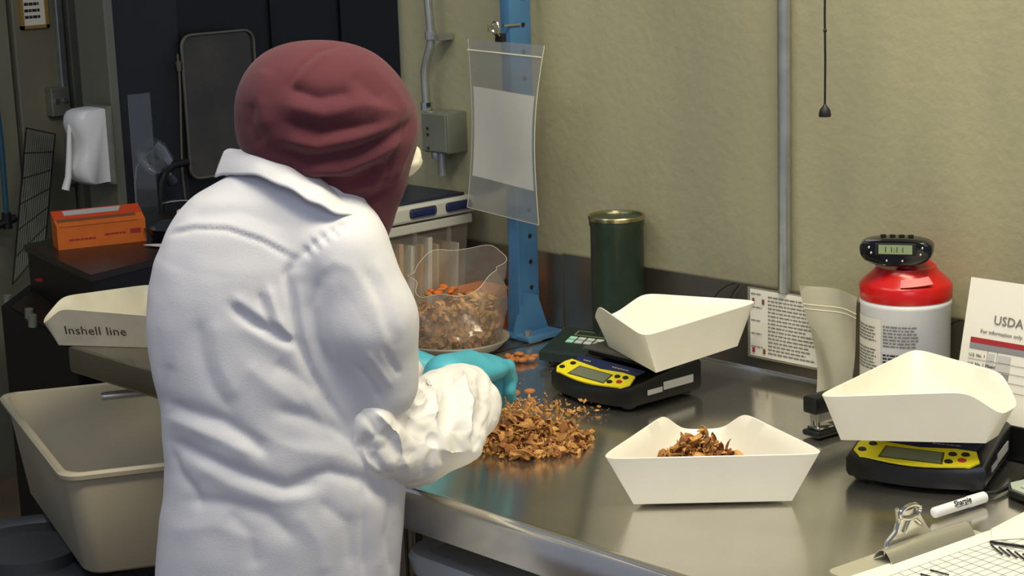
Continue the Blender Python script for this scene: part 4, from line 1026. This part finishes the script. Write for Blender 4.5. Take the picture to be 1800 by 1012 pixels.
# outward is -Y, width along X
rings = []
for x, s in ((-0.065, 0.80), (-0.055, 0.93), (-0.035, 1.0), (0.035, 1.0), (0.055, 0.93), (0.065, 0.80)):
    rings.append([(x * 0.8, -p * s * sc_ * 0.70, (q_ - 0.5) * sc_ * (0.9 + 0.1 * s) + 0.5 * sc_) for p, q_ in prof])
MB().loops(rings).build('cover', WHITEP, t, smooth=True, angle=60)
MB().bb((-0.06, 0.0, -0.005), (0.07, 0.012, sc_ + 0.005), bev=0.003).build('back_plate', GREYBOX, t)
MB().tube([(0.0, -0.41 * sc_, 0.80 * sc_), (0.0, -0.455 * sc_, 0.4 * sc_), (0.0, -0.49 * sc_, 0.12 * sc_), (0.0, -0.55 * sc_, -0.01)], [0.006, 0.008, 0.010, 0.012], 10).build('push_lever', WHITEP, t, smooth=True)
yb = a.y + 0.012
struct(MB().bb((XP - 0.16, yb, 0), (XP + 0.005, yb + 0.03, 3.0), bev=0.004).build('column_1', FRAMEM))
t = thing('clear_shield', 'clear plastic guard panel standing beside the dispenser', 'panel', (XP + 0.10, yb, b_.z - 0.1))
MB().quad((0.0, 0.0, -0.05), (0.0, 0.075, -0.05), (0.0, 0.075, 0.36), (0.0, 0.0, 0.36), thick=0.003).build('shield', film('shield_film', '8a8d8a', 0.85, 0.1, 0.3), t)
# switch box on the door
a = onx(103, 178, XL + 0.03)
t = thing('switch_box', 'small steel switch box on the olive door edge', 'electrical box', tuple(a))
MB().bb((-0.02, -0.035, -0.045), (0.02, 0.03, 0.045), bev=0.003).build('box_body', GREYBOX, t)
for dy in (-0.018, 0.012): MB().cyl((0.02, dy, 0.0), (0.028, dy, 0.006), 0.008, seg=10).build('toggle', CHROME, t)
# framed notice
y0, y1 = onx(35, 20, XL + 0.02).y, onx(84, 20, XL + 0.02).y; z0 = onx(60, 50, XL + 0.02).z
t = thing('framed_notice', 'small wooden framed notice on the far door, cut off at the top', 'picture frame', (XL + 0.014, (y0 + y1) / 2, z0))
hw = (y1 - y0) / 2
MB().bb((-0.002, -hw + 0.008, 0.008), (0.004, hw - 0.008, 0.19)).build('notice', PAPER, t)
fm = mat('pale_wood', '9b7d45', 0.5)
for s_ in ((-hw, 0, -hw + 0.010, 0.2), (hw - 0.010, 0, hw, 0.2), (-hw, 0, hw, 0.010), (-hw, 0.19, hw, 0.2)):
    MB().bb((-0.004, s_[0], s_[1]), (0.010, s_[2], s_[3])).build('frame_rail', fm, t)
lines_of_print(frame_m(V(0.0048, -hw + 0.016, 0.16), (0, 1, 0), (0, 0, 1)), 2 * hw - 0.03, 7, 0.02, random.Random(6), (0.008, 0.016), th=0.45).build('printed_text', INKD, t)
a = onx(162, 3, XL + 0.06)
t = thing('wall_clock', 'small round white dial high on the far door frame', 'clock', tuple(a))
b = MB(); b.cyl((0, 0, 0), (0.02, 0, 0), 0.042, seg=32); b.build('case', WHITEP, t, smooth=True)
b = MB(); b.cyl((0.02, 0, 0), (0.022, 0, 0), 0.034, seg=32); b.build('dial', PAPER, t)
MB().bb((0.022, -0.002, -0.002), (0.0235, 0.002, 0.026)).bb((0.022, -0.018, -0.002), (0.0235, 0.0, 0.002)).build('hands', INKD, t)
MB().cyl((0, 0.0, 0), (-0.03, 0.0, 0), 0.03, seg=20).build('mount', GREYBOX, t)
# wire rack leaning
A0, A1, A2, A3 = onx(46, 225, XL + 0.05), onx(97, 236, XL + 0.05), onx(80, 430, XL + 0.30), onx(22, 500, XL + 0.30)
t = thing('wire_rack', 'tall wire grid rack leaning against the far door', 'rack', tuple(A3))
def rk(u, v): return A0.lerp(A1, u).lerp(A3.lerp(A2, u), v)
for k in range(15): MB().tube([rk(k / 14, 0), rk(k / 14, 1.0)], 0.0022, 4).build('wire', GREYBOX if 0 < k < 14 else BLK, t, world=True)
for k in range(7): MB().tube([rk(0, k / 6), rk(1, k / 6)], 0.0026, 5).build('cross_wire', BLK, t, world=True)
# blue pipe + valve at far left border
pts = [onx(x, y, XL + 0.12) for x, y in ((-10, 150), (2, 250), (8, 330), (12, 385))]
t = thing('blue_pipe', 'blue pipe with a black valve at the left border', 'pipe', tuple(pts[-1]))
MB().tube(pts, 0.009, 10).build('pipe', mat('dark_teal_paint', '244e63', 0.4), t, world=True, smooth=True)
MB().tube([pts[-1] + V(0, -0.05, -0.02), pts[-1] + V(0, 0.03, 0.0)], 0.013, 8).cyl(pts[-1] + V(0, 0, -0.03), pts[-1] + V(0, 0, 0.02), 0.015).build('valve', RUB, t, world=True, smooth=True)

# ================================================================== THE WORKER
HD = 2.50
root = onh(480, 900, HD); 
P_ = thing('person', 'person in a maroon hood and white lab coat bending over the bench with blue gloves', 'person', (root.x, root.y, 0))
rows = [(268, 450, 560), (290, 420, 600), (312, 384, 632), (340, 338, 652), (370, 312, 662), (400, 292, 668), (450, 271, 676), (500, 262, 678), (550, 259, 676), (600, 262, 672), (650, 270, 676), (700, 283, 688), (750, 285, 700), (800, 290, 708), (860, 287, 713), (900, 281, 711), (950, 277, 707), (1012, 273, 703), (1150, 266, 705), (1300, 262, 708)]
Zs, Cs, As = [], [], []
for y, l, r in rows:
    a, b_ = onh(l, y, HD), onh(r, y, HD); Zs.append((a.z + b_.z) / 2); Cs.append((a + b_) / 2); As.append((b_ - a).length / 2)
# forward lean of the upper back
lean = [0.085, 0.075, 0.06, 0.045, 0.03, 0.02, 0.008, 0, 0, 0, 0, 0, 0, 0, 0, 0, 0, 0, 0, 0]
zz = np.array(Zs[::-1]); cx = np.array([c.x for c in Cs][::-1]); cy = np.array([c.y + l * 0.0 for c, l in zip(Cs, lean)][::-1]); aw = np.array(As[::-1])
RX, RY = float(_r0[0]), float(_r0[1]); HX, HY = float(_h[0]), float(_h[1])
ratio = np.interp(zz, [0.5, 1.1, 1.3, 1.45], [0.72, 0.74, 0.66, 0.62])
def torso(X, Y, Z, shrink=0.0):
    c0_ = np.interp(Z, zz, cx); c1_ = np.interp(Z, zz, cy); w_ = np.interp(Z, zz, aw) - shrink; rt = np.interp(Z, zz, ratio)
    u = (X - c0_) * RX + (Y - c1_) * RY; v = (X - c0_) * HX + (Y - c1_) * HY
    k = (np.abs(u / w_) ** 2.3 + np.abs(v / (w_ * rt)) ** 2.3) ** (1 / 2.3)
    d = (k - 1) * w_ * rt
    return d
SH = onh(606, 448, HD - 0.06); EL = onh(656, 760, HD - 0.03); CU = onh(662, 672, HD - 0.04); MID = onh(646, 560, HD - 0.06)
SHL = onh(395, 420, HD + 0.05); ELL = onh(400, 640, HD + 0.22); WRL = onh(700, 655, HD + 0.50); HL = onh(752, 652, HD + 0.55)
CUL = SHL.lerp(ELL, 0.8)
zb = Zs[-1]; zt_ = Zs[0]
def coat_sdf(X, Y, Z):
    d = torso(X, Y, Z)
    d = np.maximum(d, (Z - (zt_ - 0.012)))
    d = smin(d, cone(X, Y, Z, SH, MID, 0.064, 0.068), 0.030)
    d = smin(d, cone(X, Y, Z, MID, CU, 0.068, 0.060), 0.018)
    d = smin(d, cone(X, Y, Z, SHL, CUL, 0.062, 0.058), 0.04)
    d = np.maximum(d, zb + 0.01 - Z)
    dn = np.array(CU - MID); dn = dn / np.linalg.norm(dn)
    return d
def bounds(pts, m): A = np.array([tuple(p) for p in pts]); return A.min(0) - m, A.max(0) + m
lo, hi = bounds(Cs + [SH, MID, CU, SHL, CUL], 0.24); lo[2] = zb - 0.02; hi[2] = zt_ + 0.03
Pc, Fc = surface_nets(coat_sdf, lo, hi, 0.0043)
Pc = relax(Pc, Fc, 7)
N = normals(Pc, Fc)
if ((N * (Pc - Pc.mean(0))).sum(1) > 0).mean() < 0.5: Fc = Fc[:, ::-1]; N = -N
G = -0.007; Rg = 0.008
table = [
    ([(516, 455), (503, 482), (512, 530), (524, 600), (545, 650), (575, 700), (608, 748)], 7, -0.012),
    ([(530, 470), (522, 500), (532, 560), (545, 620)], 12, 0.006),
    ([(292, 412), (340, 402), (400, 404), (460, 424), (520, 458)], 4, -0.004), ([(292, 402), (340, 393), (400, 395), (460, 414), (525, 447)], 6, 0.003),
    ([(520, 456), (555, 425), (590, 400), (640, 380)], 4, -0.004),
    ([(405, 538), (440, 566), (480, 586), (522, 604)], 8, -0.012), ([(410, 520), (450, 548), (500, 575)], 10, 0.006), ([(420, 565), (470, 600), (520, 625)], 14, 0.006),
    ([(470, 500), (482, 540), (500, 580), (520, 600)], 8, 0.007), ([(455, 515), (468, 555), (492, 590)], 6, -0.006),
    ([(285, 705), (330, 722), (390, 740), (440, 770), (470, 800)], 12, -0.010), ([(290, 730), (340, 752), (400, 778), (448, 800)], 15, 0.013),
    ([(300, 775), (350, 800), (420, 830), (500, 858), (560, 850)], 12, -0.011), ([(320, 800), (400, 850), (480, 880), (560, 872)], 16, 0.007),
    ([(300, 790), (315, 830), (340, 860), (352, 890)], 9, -0.006), ([(295, 700), (300, 720)], 14, 0.005),
    ([(345, 560), (352, 620), (372, 680), (410, 730)], 16, -0.006), ([(375, 560), (385, 640), (420, 700)], 20, 0.006),
    ([(520, 640), (540, 700), (580, 760), (640, 800)], 12, 0.006), ([(480, 720), (540, 735), (600, 760), (650, 800)], 14, -0.007),
    ([(450, 760), (520, 790), (600, 800), (660, 830)], 15, 0.007), ([(520, 845), (580, 830), (640, 845), (690, 880)], 12, -0.008),
    ([(560, 490), (548, 540), (558, 600), (590, 660)], 9, -0.007), ([(590, 480), (582, 560), (600, 640)], 13, 0.005),
    ([(560, 480), (585, 460), (620, 470), (660, 540), (680, 620)], 12, 0.005), ([(640, 470), (670, 530), (690, 600)], 9, -0.004), ([(660, 460), (692, 520), (706, 590)], 7, 0.004),
    ([(625, 640), (650, 670), (668, 700)], 6, -0.006), ([(645, 620), (668, 650), (690, 680)], 6, 0.005), ([(675, 610), (690, 640), (705, 660)], 5, -0.005),
    ([(320, 880), (400, 885), (470, 905), (520, 950)], 14, -0.006), ([(300, 930), (380, 925), (460, 950)], 18, 0.006), ([(400, 900), (440, 940), (450, 1000)], 16, -0.005),
    ([(638, 850), (637, 930), (640, 1012)], 4, -0.004), ([(650, 860), (660, 930), (670, 1012)], 16, 0.006), ([(690, 870), (680, 940), (690, 1010)], 9, -0.006),
    ([(520, 900), (560, 950), (570, 1012)], 18, 0.006), ([(560, 880), (610, 920), (620, 1000)], 14, -0.005),
    ([(400, 320), (470, 350), (540, 400)], 16, 0.004), ([(470, 340), (540, 375), (600, 395)], 10, -0.003), ([(330, 380), (420, 372), (500, 400)], 14, -0.003),
    ([(545, 420), (560, 440)], 4, -0.004), ([(560, 408), (576, 428)], 4, -0.004), ([(578, 398), (594, 416)], 4, -0.004), ([(532, 434), (545, 452)], 4, -0.004), ([(596, 390), (610, 408)], 4, -0.003),
    ([(300, 640), (290, 680), (286, 720)], 12, -0.004), ([(480, 640), (520, 660), (560, 690)], 14, -0.006), ([(430, 640), (480, 680), (540, 720)], 18, 0.007),
]
Pc = folds(Pc, N, [(a_, b__, c__ * ((0.33 if b__ >= 11 else 0.5) if c__ > 0 else 0.62 if b__ > 5 else 0.75)) for a_, b__, c__ in table])
N = normals(Pc, Fc)
Pc = Pc + N * 0.0012; Pc = crinkle(Pc, N, 4.6, 0.0026, 'paper', 0.7); Pc = crinkle(Pc, N, 9.0, 0.0018, False, 3.1); Pc = crinkle(Pc, N, 24.0, 0.0010, False, 7.7)
coat = np_mesh(Pc, Fc, 'lab_coat', COAT, P_)
# cuff hem of the coat sleeve
ax_ = (CU - MID).normalized()
# sleeve cover (separate garment piece)
D1 = HD - 0.05
S_pts = [(onh(655, 770, D1), (0.066, 0.066)), ]
WR = onh(842, 668, HD + 0.24)
e0 = onh(650, 770, HD - 0.03); e1_ = onh(720, 776, HD + 0.02); e2_ = onh(775, 742, HD + 0.10); e3_ = onh(812, 704, HD + 0.16); e4_ = onh(832, 684, HD + 0.20); e_top = onh(658, 722, HD - 0.045)
def sleeve_sdf(X, Y, Z):
    d = cone(X, Y, Z, e_top, e0, 0.058, 0.068)
    d = smin(d, cone(X, Y, Z, e0, e1_, 0.067, 0.066), 0.03)
    d = smin(d, cone(X, Y, Z, e1_, e2_, 0.066, 0.072), 0.03)
    d = smin(d, cone(X, Y, Z, e2_, e3_, 0.072, 0.060), 0.03)
    d = smin(d, cone(X, Y, Z, e3_, e4_, 0.058, 0.036), 0.03)
    return d
lo, hi = bounds([e0, e1_, e2_, e3_, e4_, e_top], 0.10)
Ps, Fs = surface_nets(sleeve_sdf, lo, hi, 0.0034); Ps = relax(Ps, Fs, 4); N = normals(Ps, Fs)
if ((N * (Ps - Ps.mean(0))).sum(1) > 0).mean() < 0.5: Fs = Fs[:, ::-1]; N = -N
Ps = folds(Ps, N, [([(700, 690), (740, 720), (770, 700)], 8, -0.010), ([(720, 670), (745, 690), (750, 720)], 6, 0.008), ([(640, 760), (650, 800), (690, 845)], 6, -0.005), ([(780, 640), (800, 690), (790, 760)], 9, -0.009), ([(810, 640), (835, 700), (825, 770)], 9, 0.008), ([(850, 650), (860, 710), (830, 790)], 8, -0.007), ([(745, 660), (765, 690), (775, 740)], 7, 0.009), ([(690, 720), (760, 760), (800, 820)], 12, -0.007), ([(760, 780), (800, 800), (840, 790)], 10, 0.006), ([(660, 720), (700, 760), (720, 830)], 9, 0.006), ([(745, 850), (765, 800), (770, 760)], 6, -0.006)])
N = normals(Ps, Fs); Ps = Ps + N * 0.004; Ps = crinkle(Ps, N, 11.0, 0.0085, 'paper', 1.3); N = normals(Ps, Fs); Ps = crinkle(Ps, N, 24.0, 0.0048, 'paper', 5.3); Ps = crinkle(Ps, N, 7.0, 0.008, False, 2.3); Ps = relax(Ps, Fs, 1)
np_mesh(Ps, Fs, 'sleeve_cover', TYVEK, P_)
# left sleeve cover (far side)
lo, hi = bounds([CUL, ELL, WRL], 0.10)
Pl, Fl = surface_nets(lambda X, Y, Z: smin(cone(X, Y, Z, CUL, ELL, 0.055, 0.060), cone(X, Y, Z, ELL, WRL, 0.060, 0.040), 0.02), lo, hi, 0.008)
Pl = relax(Pl, Fl, 2); N = normals(Pl, Fl)
if ((N * (Pl - Pl.mean(0))).sum(1) > 0).mean() < 0.5: Fl = Fl[:, ::-1]; N = -N
Pl = crinkle(Pl, N, 16.0, 0.006, True, 2.3); np_mesh(Pl, Fl, 'sleeve_cover', TYVEK, P_)

# head inside the hood, one body
HC = onh(590, 215, HD + 0.015)
face_dir = (Vector(_r0) * 0.66 + Vector(_h) * 0.42 + V(0, 0, -0.60)).normalized()
side_d = face_dir.cross(V(0, 0, 1)).normalized(); up_d = side_d.cross(face_dir).normalized()
NK = onh(600, 345, HD + 0.015)
HIP = onh(485, 1000, HD)
legs = [(HIP + V(-0.06, 0, -0.0)), (HIP + V(0.06, 0, 0.0))]
for l in legs: l.z = 0.80
def body_sdf(X, Y, Z):
    Rm_ = [tuple(face_dir), tuple(side_d), tuple(up_d)]
    d = ell(X, Y, Z, HC, (0.092, 0.074, 0.108), Rm_)
    d = smin(d, ell(X, Y, Z, HC + face_dir * 0.045 - up_d * 0.055, (0.05, 0.05, 0.055), Rm_), 0.03)
    d = smin(d, cone(X, Y, Z, HC + face_dir * 0.088 + up_d * 0.01, HC + face_dir * 0.108 - up_d * 0.022, 0.007, 0.012), 0.010)
    for s in (-1, 1):
        d = smin(d, ell(X, Y, Z, HC + side_d * (0.074 * s) - up_d * 0.005, (0.018, 0.010, 0.030), Rm_), 0.006)
        d = np.maximum(d, -ell(X, Y, Z, HC + face_dir * 0.097 + side_d * (0.030 * s) + up_d * 0.005, (0.012, 0.015, 0.009), Rm_))
    d = np.maximum(d, -ell(X, Y, Z, HC + face_dir * 0.102 - up_d * 0.052, (0.012, 0.022, 0.003), Rm_))
    d = smin(d, cone(X, Y, Z, HC - up_d * 0.06 + face_dir * 0.01, NK, 0.042, 0.038), 0.03)
    tt = torso(X, Y, Z, 0.03); tt = np.maximum(np.maximum(tt, Z - zt_ + 0.05), 0.78 - Z)
    d = smin(d, tt, 0.03)
    d = smin(d, cone(X, Y, Z, SH, EL, 0.045, 0.038), 0.02); d = smin(d, cone(X, Y, Z, EL, EL.lerp(onh(812, 704, HD + 0.16), 0.9), 0.034, 0.026), 0.01)
    d = smin(d, cone(X, Y, Z, SHL, ELL, 0.045, 0.038), 0.02); d = smin(d, cone(X, Y, Z, ELL, WRL, 0.038, 0.026), 0.01)
    for l in legs:
        kn = Vector((l.x, l.y + 0.02, 0.46)); an = Vector((l.x, l.y, 0.09))
        d = smin(d, cone(X, Y, Z, l, kn, 0.060, 0.050), 0.03); d = smin(d, cone(X, Y, Z, kn, an, 0.056, 0.040), 0.02)
        d = smin(d, cone(X, Y, Z, an + V(0, 0, -0.045), an + V(0.0, 0.12, -0.055), 0.036, 0.028), 0.02)
    return d
lo, hi = bounds([HC, SH, EL, WR, ELL, WRL, SHL] + legs, 0.16); lo[2] = 0.0; hi[2] = HC.z + 0.14
Pb, Fb = surface_nets(body_sdf, lo, hi, 0.008)
N = normals(Pb, Fb)
if ((N * (Pb - Pb.mean(0))).sum(1) > 0).mean() < 0.5: Fb = Fb[:, ::-1]
np_mesh(Pb, Fb, 'body', SKIN, P_)
for s in (-1, 1):
    c = HC + face_dir * 0.086 + side_d * (0.030 * s) + up_d * 0.005
    e = MB().ball(tuple(c), (0.0115, 0.0115, 0.0115)).build('eye', WHITEP, P_, smooth=True, world=True)
    c2_ = c + face_dir * 0.0092; MB().ball(tuple(c2_), (0.0042, 0.0042, 0.0042)).build('pupil', INKD, e, smooth=True, world=True)
# trousers and shoes
for l in legs:
    kn = Vector((l.x, l.y + 0.02, 0.46))
    MB().loops([[(c_[0] + r_ * math.cos(2 * PI * k / 20), c_[1] + r_ * math.sin(2 * PI * k / 20), c_[2]) for k in range(20)] for c_, r_ in ((Vector((l.x, l.y + 0.005, 0.06)), 0.070), (Vector((l.x, l.y + 0.01, 0.25)), 0.070), (kn, 0.070), (Vector((l.x, l.y, 0.70)), 0.070))]).build('trouser_leg', JEANS, P_, smooth=True, world=True)
    MB().loops([[(l.x + x * w_ * 0.5, l.y + y, z) for x, y in [(math.cos(q_), 0.05 + 0.135 * math.sin(q_)) for q_ in [2 * PI * k / 20 for k in range(20)]]] for z, w_ in ((0.002, 0.098), (0.02, 0.104), (0.055, 0.095), (0.085, 0.07))]).build('shoe', SHOE, P_, smooth=True, world=True)

# hood
def hp(x, y, d=0.0): return onh(x, y, HD + 0.015 + d)
def hood_sdf(X, Y, Z):
    Rm_ = [tuple(_r0), tuple(_h), (0, 0, 1)]
    d = ell(X, Y, Z, hp(540, 190), (0.101, 0.098, 0.092), Rm_)
    d = smin(d, ell(X, Y, Z, hp(584, 178), (0.096, 0.100, 0.080), Rm_), 0.02)
    d = smin(d, ell(X, Y, Z, hp(652, 225), (0.067, 0.094, 0.064), Rm_), 0.035)
    d = smin(d, ell(X, Y, Z, hp(560, 245), (0.106, 0.09, 0.062), Rm_), 0.03)
    d = smin(d, cone(X, Y, Z, hp(600, 270), hp(634, 345), 0.085, 0.050), 0.03)
    d = smin(d, cone(X, Y, Z, hp(634, 345), hp(650, 425), 0.050, 0.024), 0.03)
    d = smin(d, ell(X, Y, Z, hp(684, 292), (0.030, 0.06, 0.045), Rm_), 0.03)
    # face opening
    oc = HC + face_dir * 0.165
    d2 = cone(X, Y, Z, HC + face_dir * 0.055 - up_d * 0.012, oc - up_d * 0.012, 0.060, 0.074)
    shell_in = d + 0.010
    cav = smin(shell_in, d2, 0.01)
    return np.maximum(d, -np.minimum(shell_in, d2) if False else -d2)
lo, hi = bounds([hp(410, 80), hp(750, 430), hp(600, 200, 0.1), hp(600, 200, -0.1)], 0.05)
Ph, Fh = surface_nets(hood_sdf, lo, hi, 0.0038); Ph = relax(Ph, Fh, 8); N = normals(Ph, Fh)
if ((N * (Ph - Ph.mean(0))).sum(1) > 0).mean() < 0.5: Fh = Fh[:, ::-1]; N = -N
Ph = folds(Ph, N, [
    ([(505, 150), (530, 115), (560, 88), (600, 78)], 4, -0.004), ([(515, 155), (545, 118), (580, 92)], 7, 0.003),
    ([(505, 152), (560, 172), (620, 160)], 14, -0.008), ([(500, 185), (570, 200), (640, 185), (700, 200)], 14, 0.006), ([(500, 215), (560, 232), (620, 225), (680, 215)], 12, -0.007),
    ([(500, 245), (560, 258), (640, 240), (700, 215)], 13, 0.007), ([(480, 262), (540, 280), (620, 268), (680, 245), (722, 215)], 11, -0.010),
    ([(530, 300), (600, 298), (660, 275), (710, 245)], 10, 0.008), ([(550, 318), (620, 318), (680, 290)], 9, -0.008), ([(590, 338), (650, 325), (690, 305)], 9, 0.005), ([(610, 360), (650, 350), (690, 330)], 8, -0.006),
    ([(445, 180), (440, 220), (460, 255)], 12, -0.005), ([(470, 120), (455, 170), (470, 230)], 16, 0.004),
    ([(722, 205), (712, 240), (690, 275), (672, 330)], 4, -0.004), ([(735, 195), (730, 235), (712, 275), (695, 320)], 7, 0.005),
    ([(640, 110), (690, 160), (715, 200)], 12, 0.004), ([(620, 130), (670, 180)], 12, -0.004)])
N = normals(Ph, Fh); Ph = crinkle(Ph, N, 11.0, 0.003, False, 9.1)
np_mesh(Ph, Fh, 'hood', MAROON, P_)
# head cover edge showing at the brow
b = MB(); b.ball(tuple(hp(711, 281, 0.0)), (0.017, 0.030, 0.024), u=24, v=16)
for v in b.bm.verts: v.co += v.co.normalized() * 0.0; v.co += Vector((1, 0.3, 0.5)) * (noise.noise(v.co * 60) * 0.006)
b.build('hair_net', MASKM, P_, smooth=True, world=True)

# collar: a folded band around the neck
topc = [(396, 268), (430, 262), (478, 268), (520, 290), (560, 316), (610, 350), (653, 372)]
botc = [(380, 312), (425, 306), (475, 318), (520, 340), (560, 362), (600, 378), (646, 386)]
dT = [0.02, -0.05, -0.085, -0.10, -0.105, -0.095, -0.06]
def crv(L_, t_):
    n = len(L_) - 1; i = min(int(t_ * n), n - 1); f = t_ * n - i
    p0_, p1_, p2_, p3_ = L_[max(i - 1, 0)], L_[i], L_[i + 1], L_[min(i + 2, n)]
    return 0.5 * (2 * p1_ + (p2_ - p0_) * f + (p0_ * 2 - p1_ * 5 + p2_ * 4 - p3_) * f * f + (p1_ * 3 - p0_ - p2_ * 3 + p3_) * f ** 3)
tops = [onh(x, y, HD + d * 0.72 + 0.02) for (x, y), d in zip(topc, dT)]
bots = [onh(x, y, HD + d * 0.90 - 0.006) for (x, y), d in zip(botc, dT)]
# far side of the collar: mirror of the near one through the neck
far_t = [onh(640, 366, HD + 0.06), onh(560, 318, HD + 0.12), onh(470, 285, HD + 0.12), onh(410, 272, HD + 0.08)]
far_b = [onh(640, 384, HD + 0.07), onh(560, 352, HD + 0.13), onh(460, 318, HD + 0.13), onh(392, 308, HD + 0.08)]
def colf(u, v):
    a_ = crv(tops, u); b__ = crv(bots, u)
    inner = a_ + V(0, 0, -0.018) + (crv(tops, 0.5) - a_) * 0.0 + Vector(_h) * 0.012
    if v < 0.3: return inner.lerp(a_, v / 0.3)
    f = (v - 0.3) / 0.7
    p = a_.lerp(b__, f); p -= Vector(_h) * 0.006 * math.sin(PI * f); return p + V(0, 0, 0.0015 * math.sin(30 * u))
MB().grid(colf, 48, 12, thick=0.003).build('collar', COAT, P_, smooth=True, world=True, angle=0)
MB().grid(lambda u, v: crv(far_t, u).lerp(crv(far_b, u), v), 20, 4, thick=0.003).build('collar', COAT, P_, smooth=True, world=True)

# gloved hands: palm, four fingers of different length and a thumb
def hand(name, wrist, palm_dir, back_n, curl, s=1.0):
    palm_dir = palm_dir.normalized(); back_n = (back_n - palm_dir * back_n.dot(palm_dir)).normalized(); lat = palm_dir.cross(back_n)
    chains = []
    for i, (off, ln) in enumerate(((-0.030, 0.062), (-0.010, 0.072), (0.011, 0.068), (0.030, 0.054))):
        base = wrist + palm_dir * (0.088 * s) + lat * (off * s); p = base.copy(); d = palm_dir.copy(); ch = [p.copy()]
        for j, f in enumerate((0.44, 0.31, 0.25)):
            d = Matrix.Rotation(-curl * (1.0 if j else 0.7), 3, lat) @ d if False else (d * math.cos(curl) - back_n * math.sin(curl)).normalized() if j == 0 else (d * math.cos(curl * 0.8) + (d.cross(lat) * 1.0 if d.cross(lat).dot(back_n) < 0 else -d.cross(lat)) * math.sin(curl * 0.8)).normalized()
            p = p + d * ln * f * s; ch.append(p.copy())
        chains.append(ch)
    tb = wrist + palm_dir * 0.025 * s - lat * 0.032 * s; th = [tb, tb + (palm_dir * 0.6 - lat * 0.7 - back_n * 0.3).normalized() * 0.040 * s]
    th.append(th[1] + (palm_dir * 0.8 - lat * 0.2 - back_n * 0.5).normalized() * 0.032 * s)
    Rm_ = [tuple(palm_dir), tuple(lat), tuple(back_n)]
    def sdf(X, Y, Z):
        d = ell(X, Y, Z, wrist + palm_dir * 0.050 * s, (0.056 * s, 0.043 * s, 0.020 * s), Rm_)
        d = smin(d, cone(X, Y, Z, wrist - palm_dir * 0.06, wrist + palm_dir * 0.02, 0.031 * s, 0.028 * s), 0.02)
        for ch in chains:
            g = cone(X, Y, Z, wrist + palm_dir * 0.05 * s + (ch[0] - wrist - palm_dir * 0.088 * s) * 0.7, ch[0], 0.011 * s, 0.0105 * s)
            for j in range(3): g = smin(g, cone(X, Y, Z, ch[j], ch[j + 1], (0.0105 - j * 0.001) * s, (0.0095 - j * 0.001) * s), 0.002)
            d = smin(d, g, 0.004)
        g = smin(cone(X, Y, Z, th[0], th[1], 0.015 * s, 0.012 * s), cone(X, Y, Z, th[1], th[2], 0.012 * s, 0.0095 * s), 0.003)
        return smin(d, g, 0.010)
    lo, hi = bounds([wrist, wrist - palm_dir * 0.06, wrist + palm_dir * 0.12] + [c for ch in chains for c in ch] + th, 0.05)
    P, Fq = surface_nets(sdf, lo, hi, 0.0032); P = relax(P, Fq, 1); N = normals(P, Fq)
    if ((N * (P - P.mean(0))).sum(1) > 0).mean() < 0.5: Fq = Fq[:, ::-1]
    return np_mesh(P, Fq, name, TEAL, P_)
hd1 = HD + 0.27
w1 = onh(812, 654, hd1)
hand('glove', w1, onh(850, 643, hd1 + 0.075) - w1, V(0.1, -0.15, 1.0), 0.95, 1.15)
hand('glove', HL + V(0, 0, 0.0), Vector(_r0) * 0.5 + V(0, 0.1, -0.25), V(0, 0, 1), 0.5)
print('counts', len(bpy.data.objects), len(Pc), len(Ps), len(Ph), len(Pb))
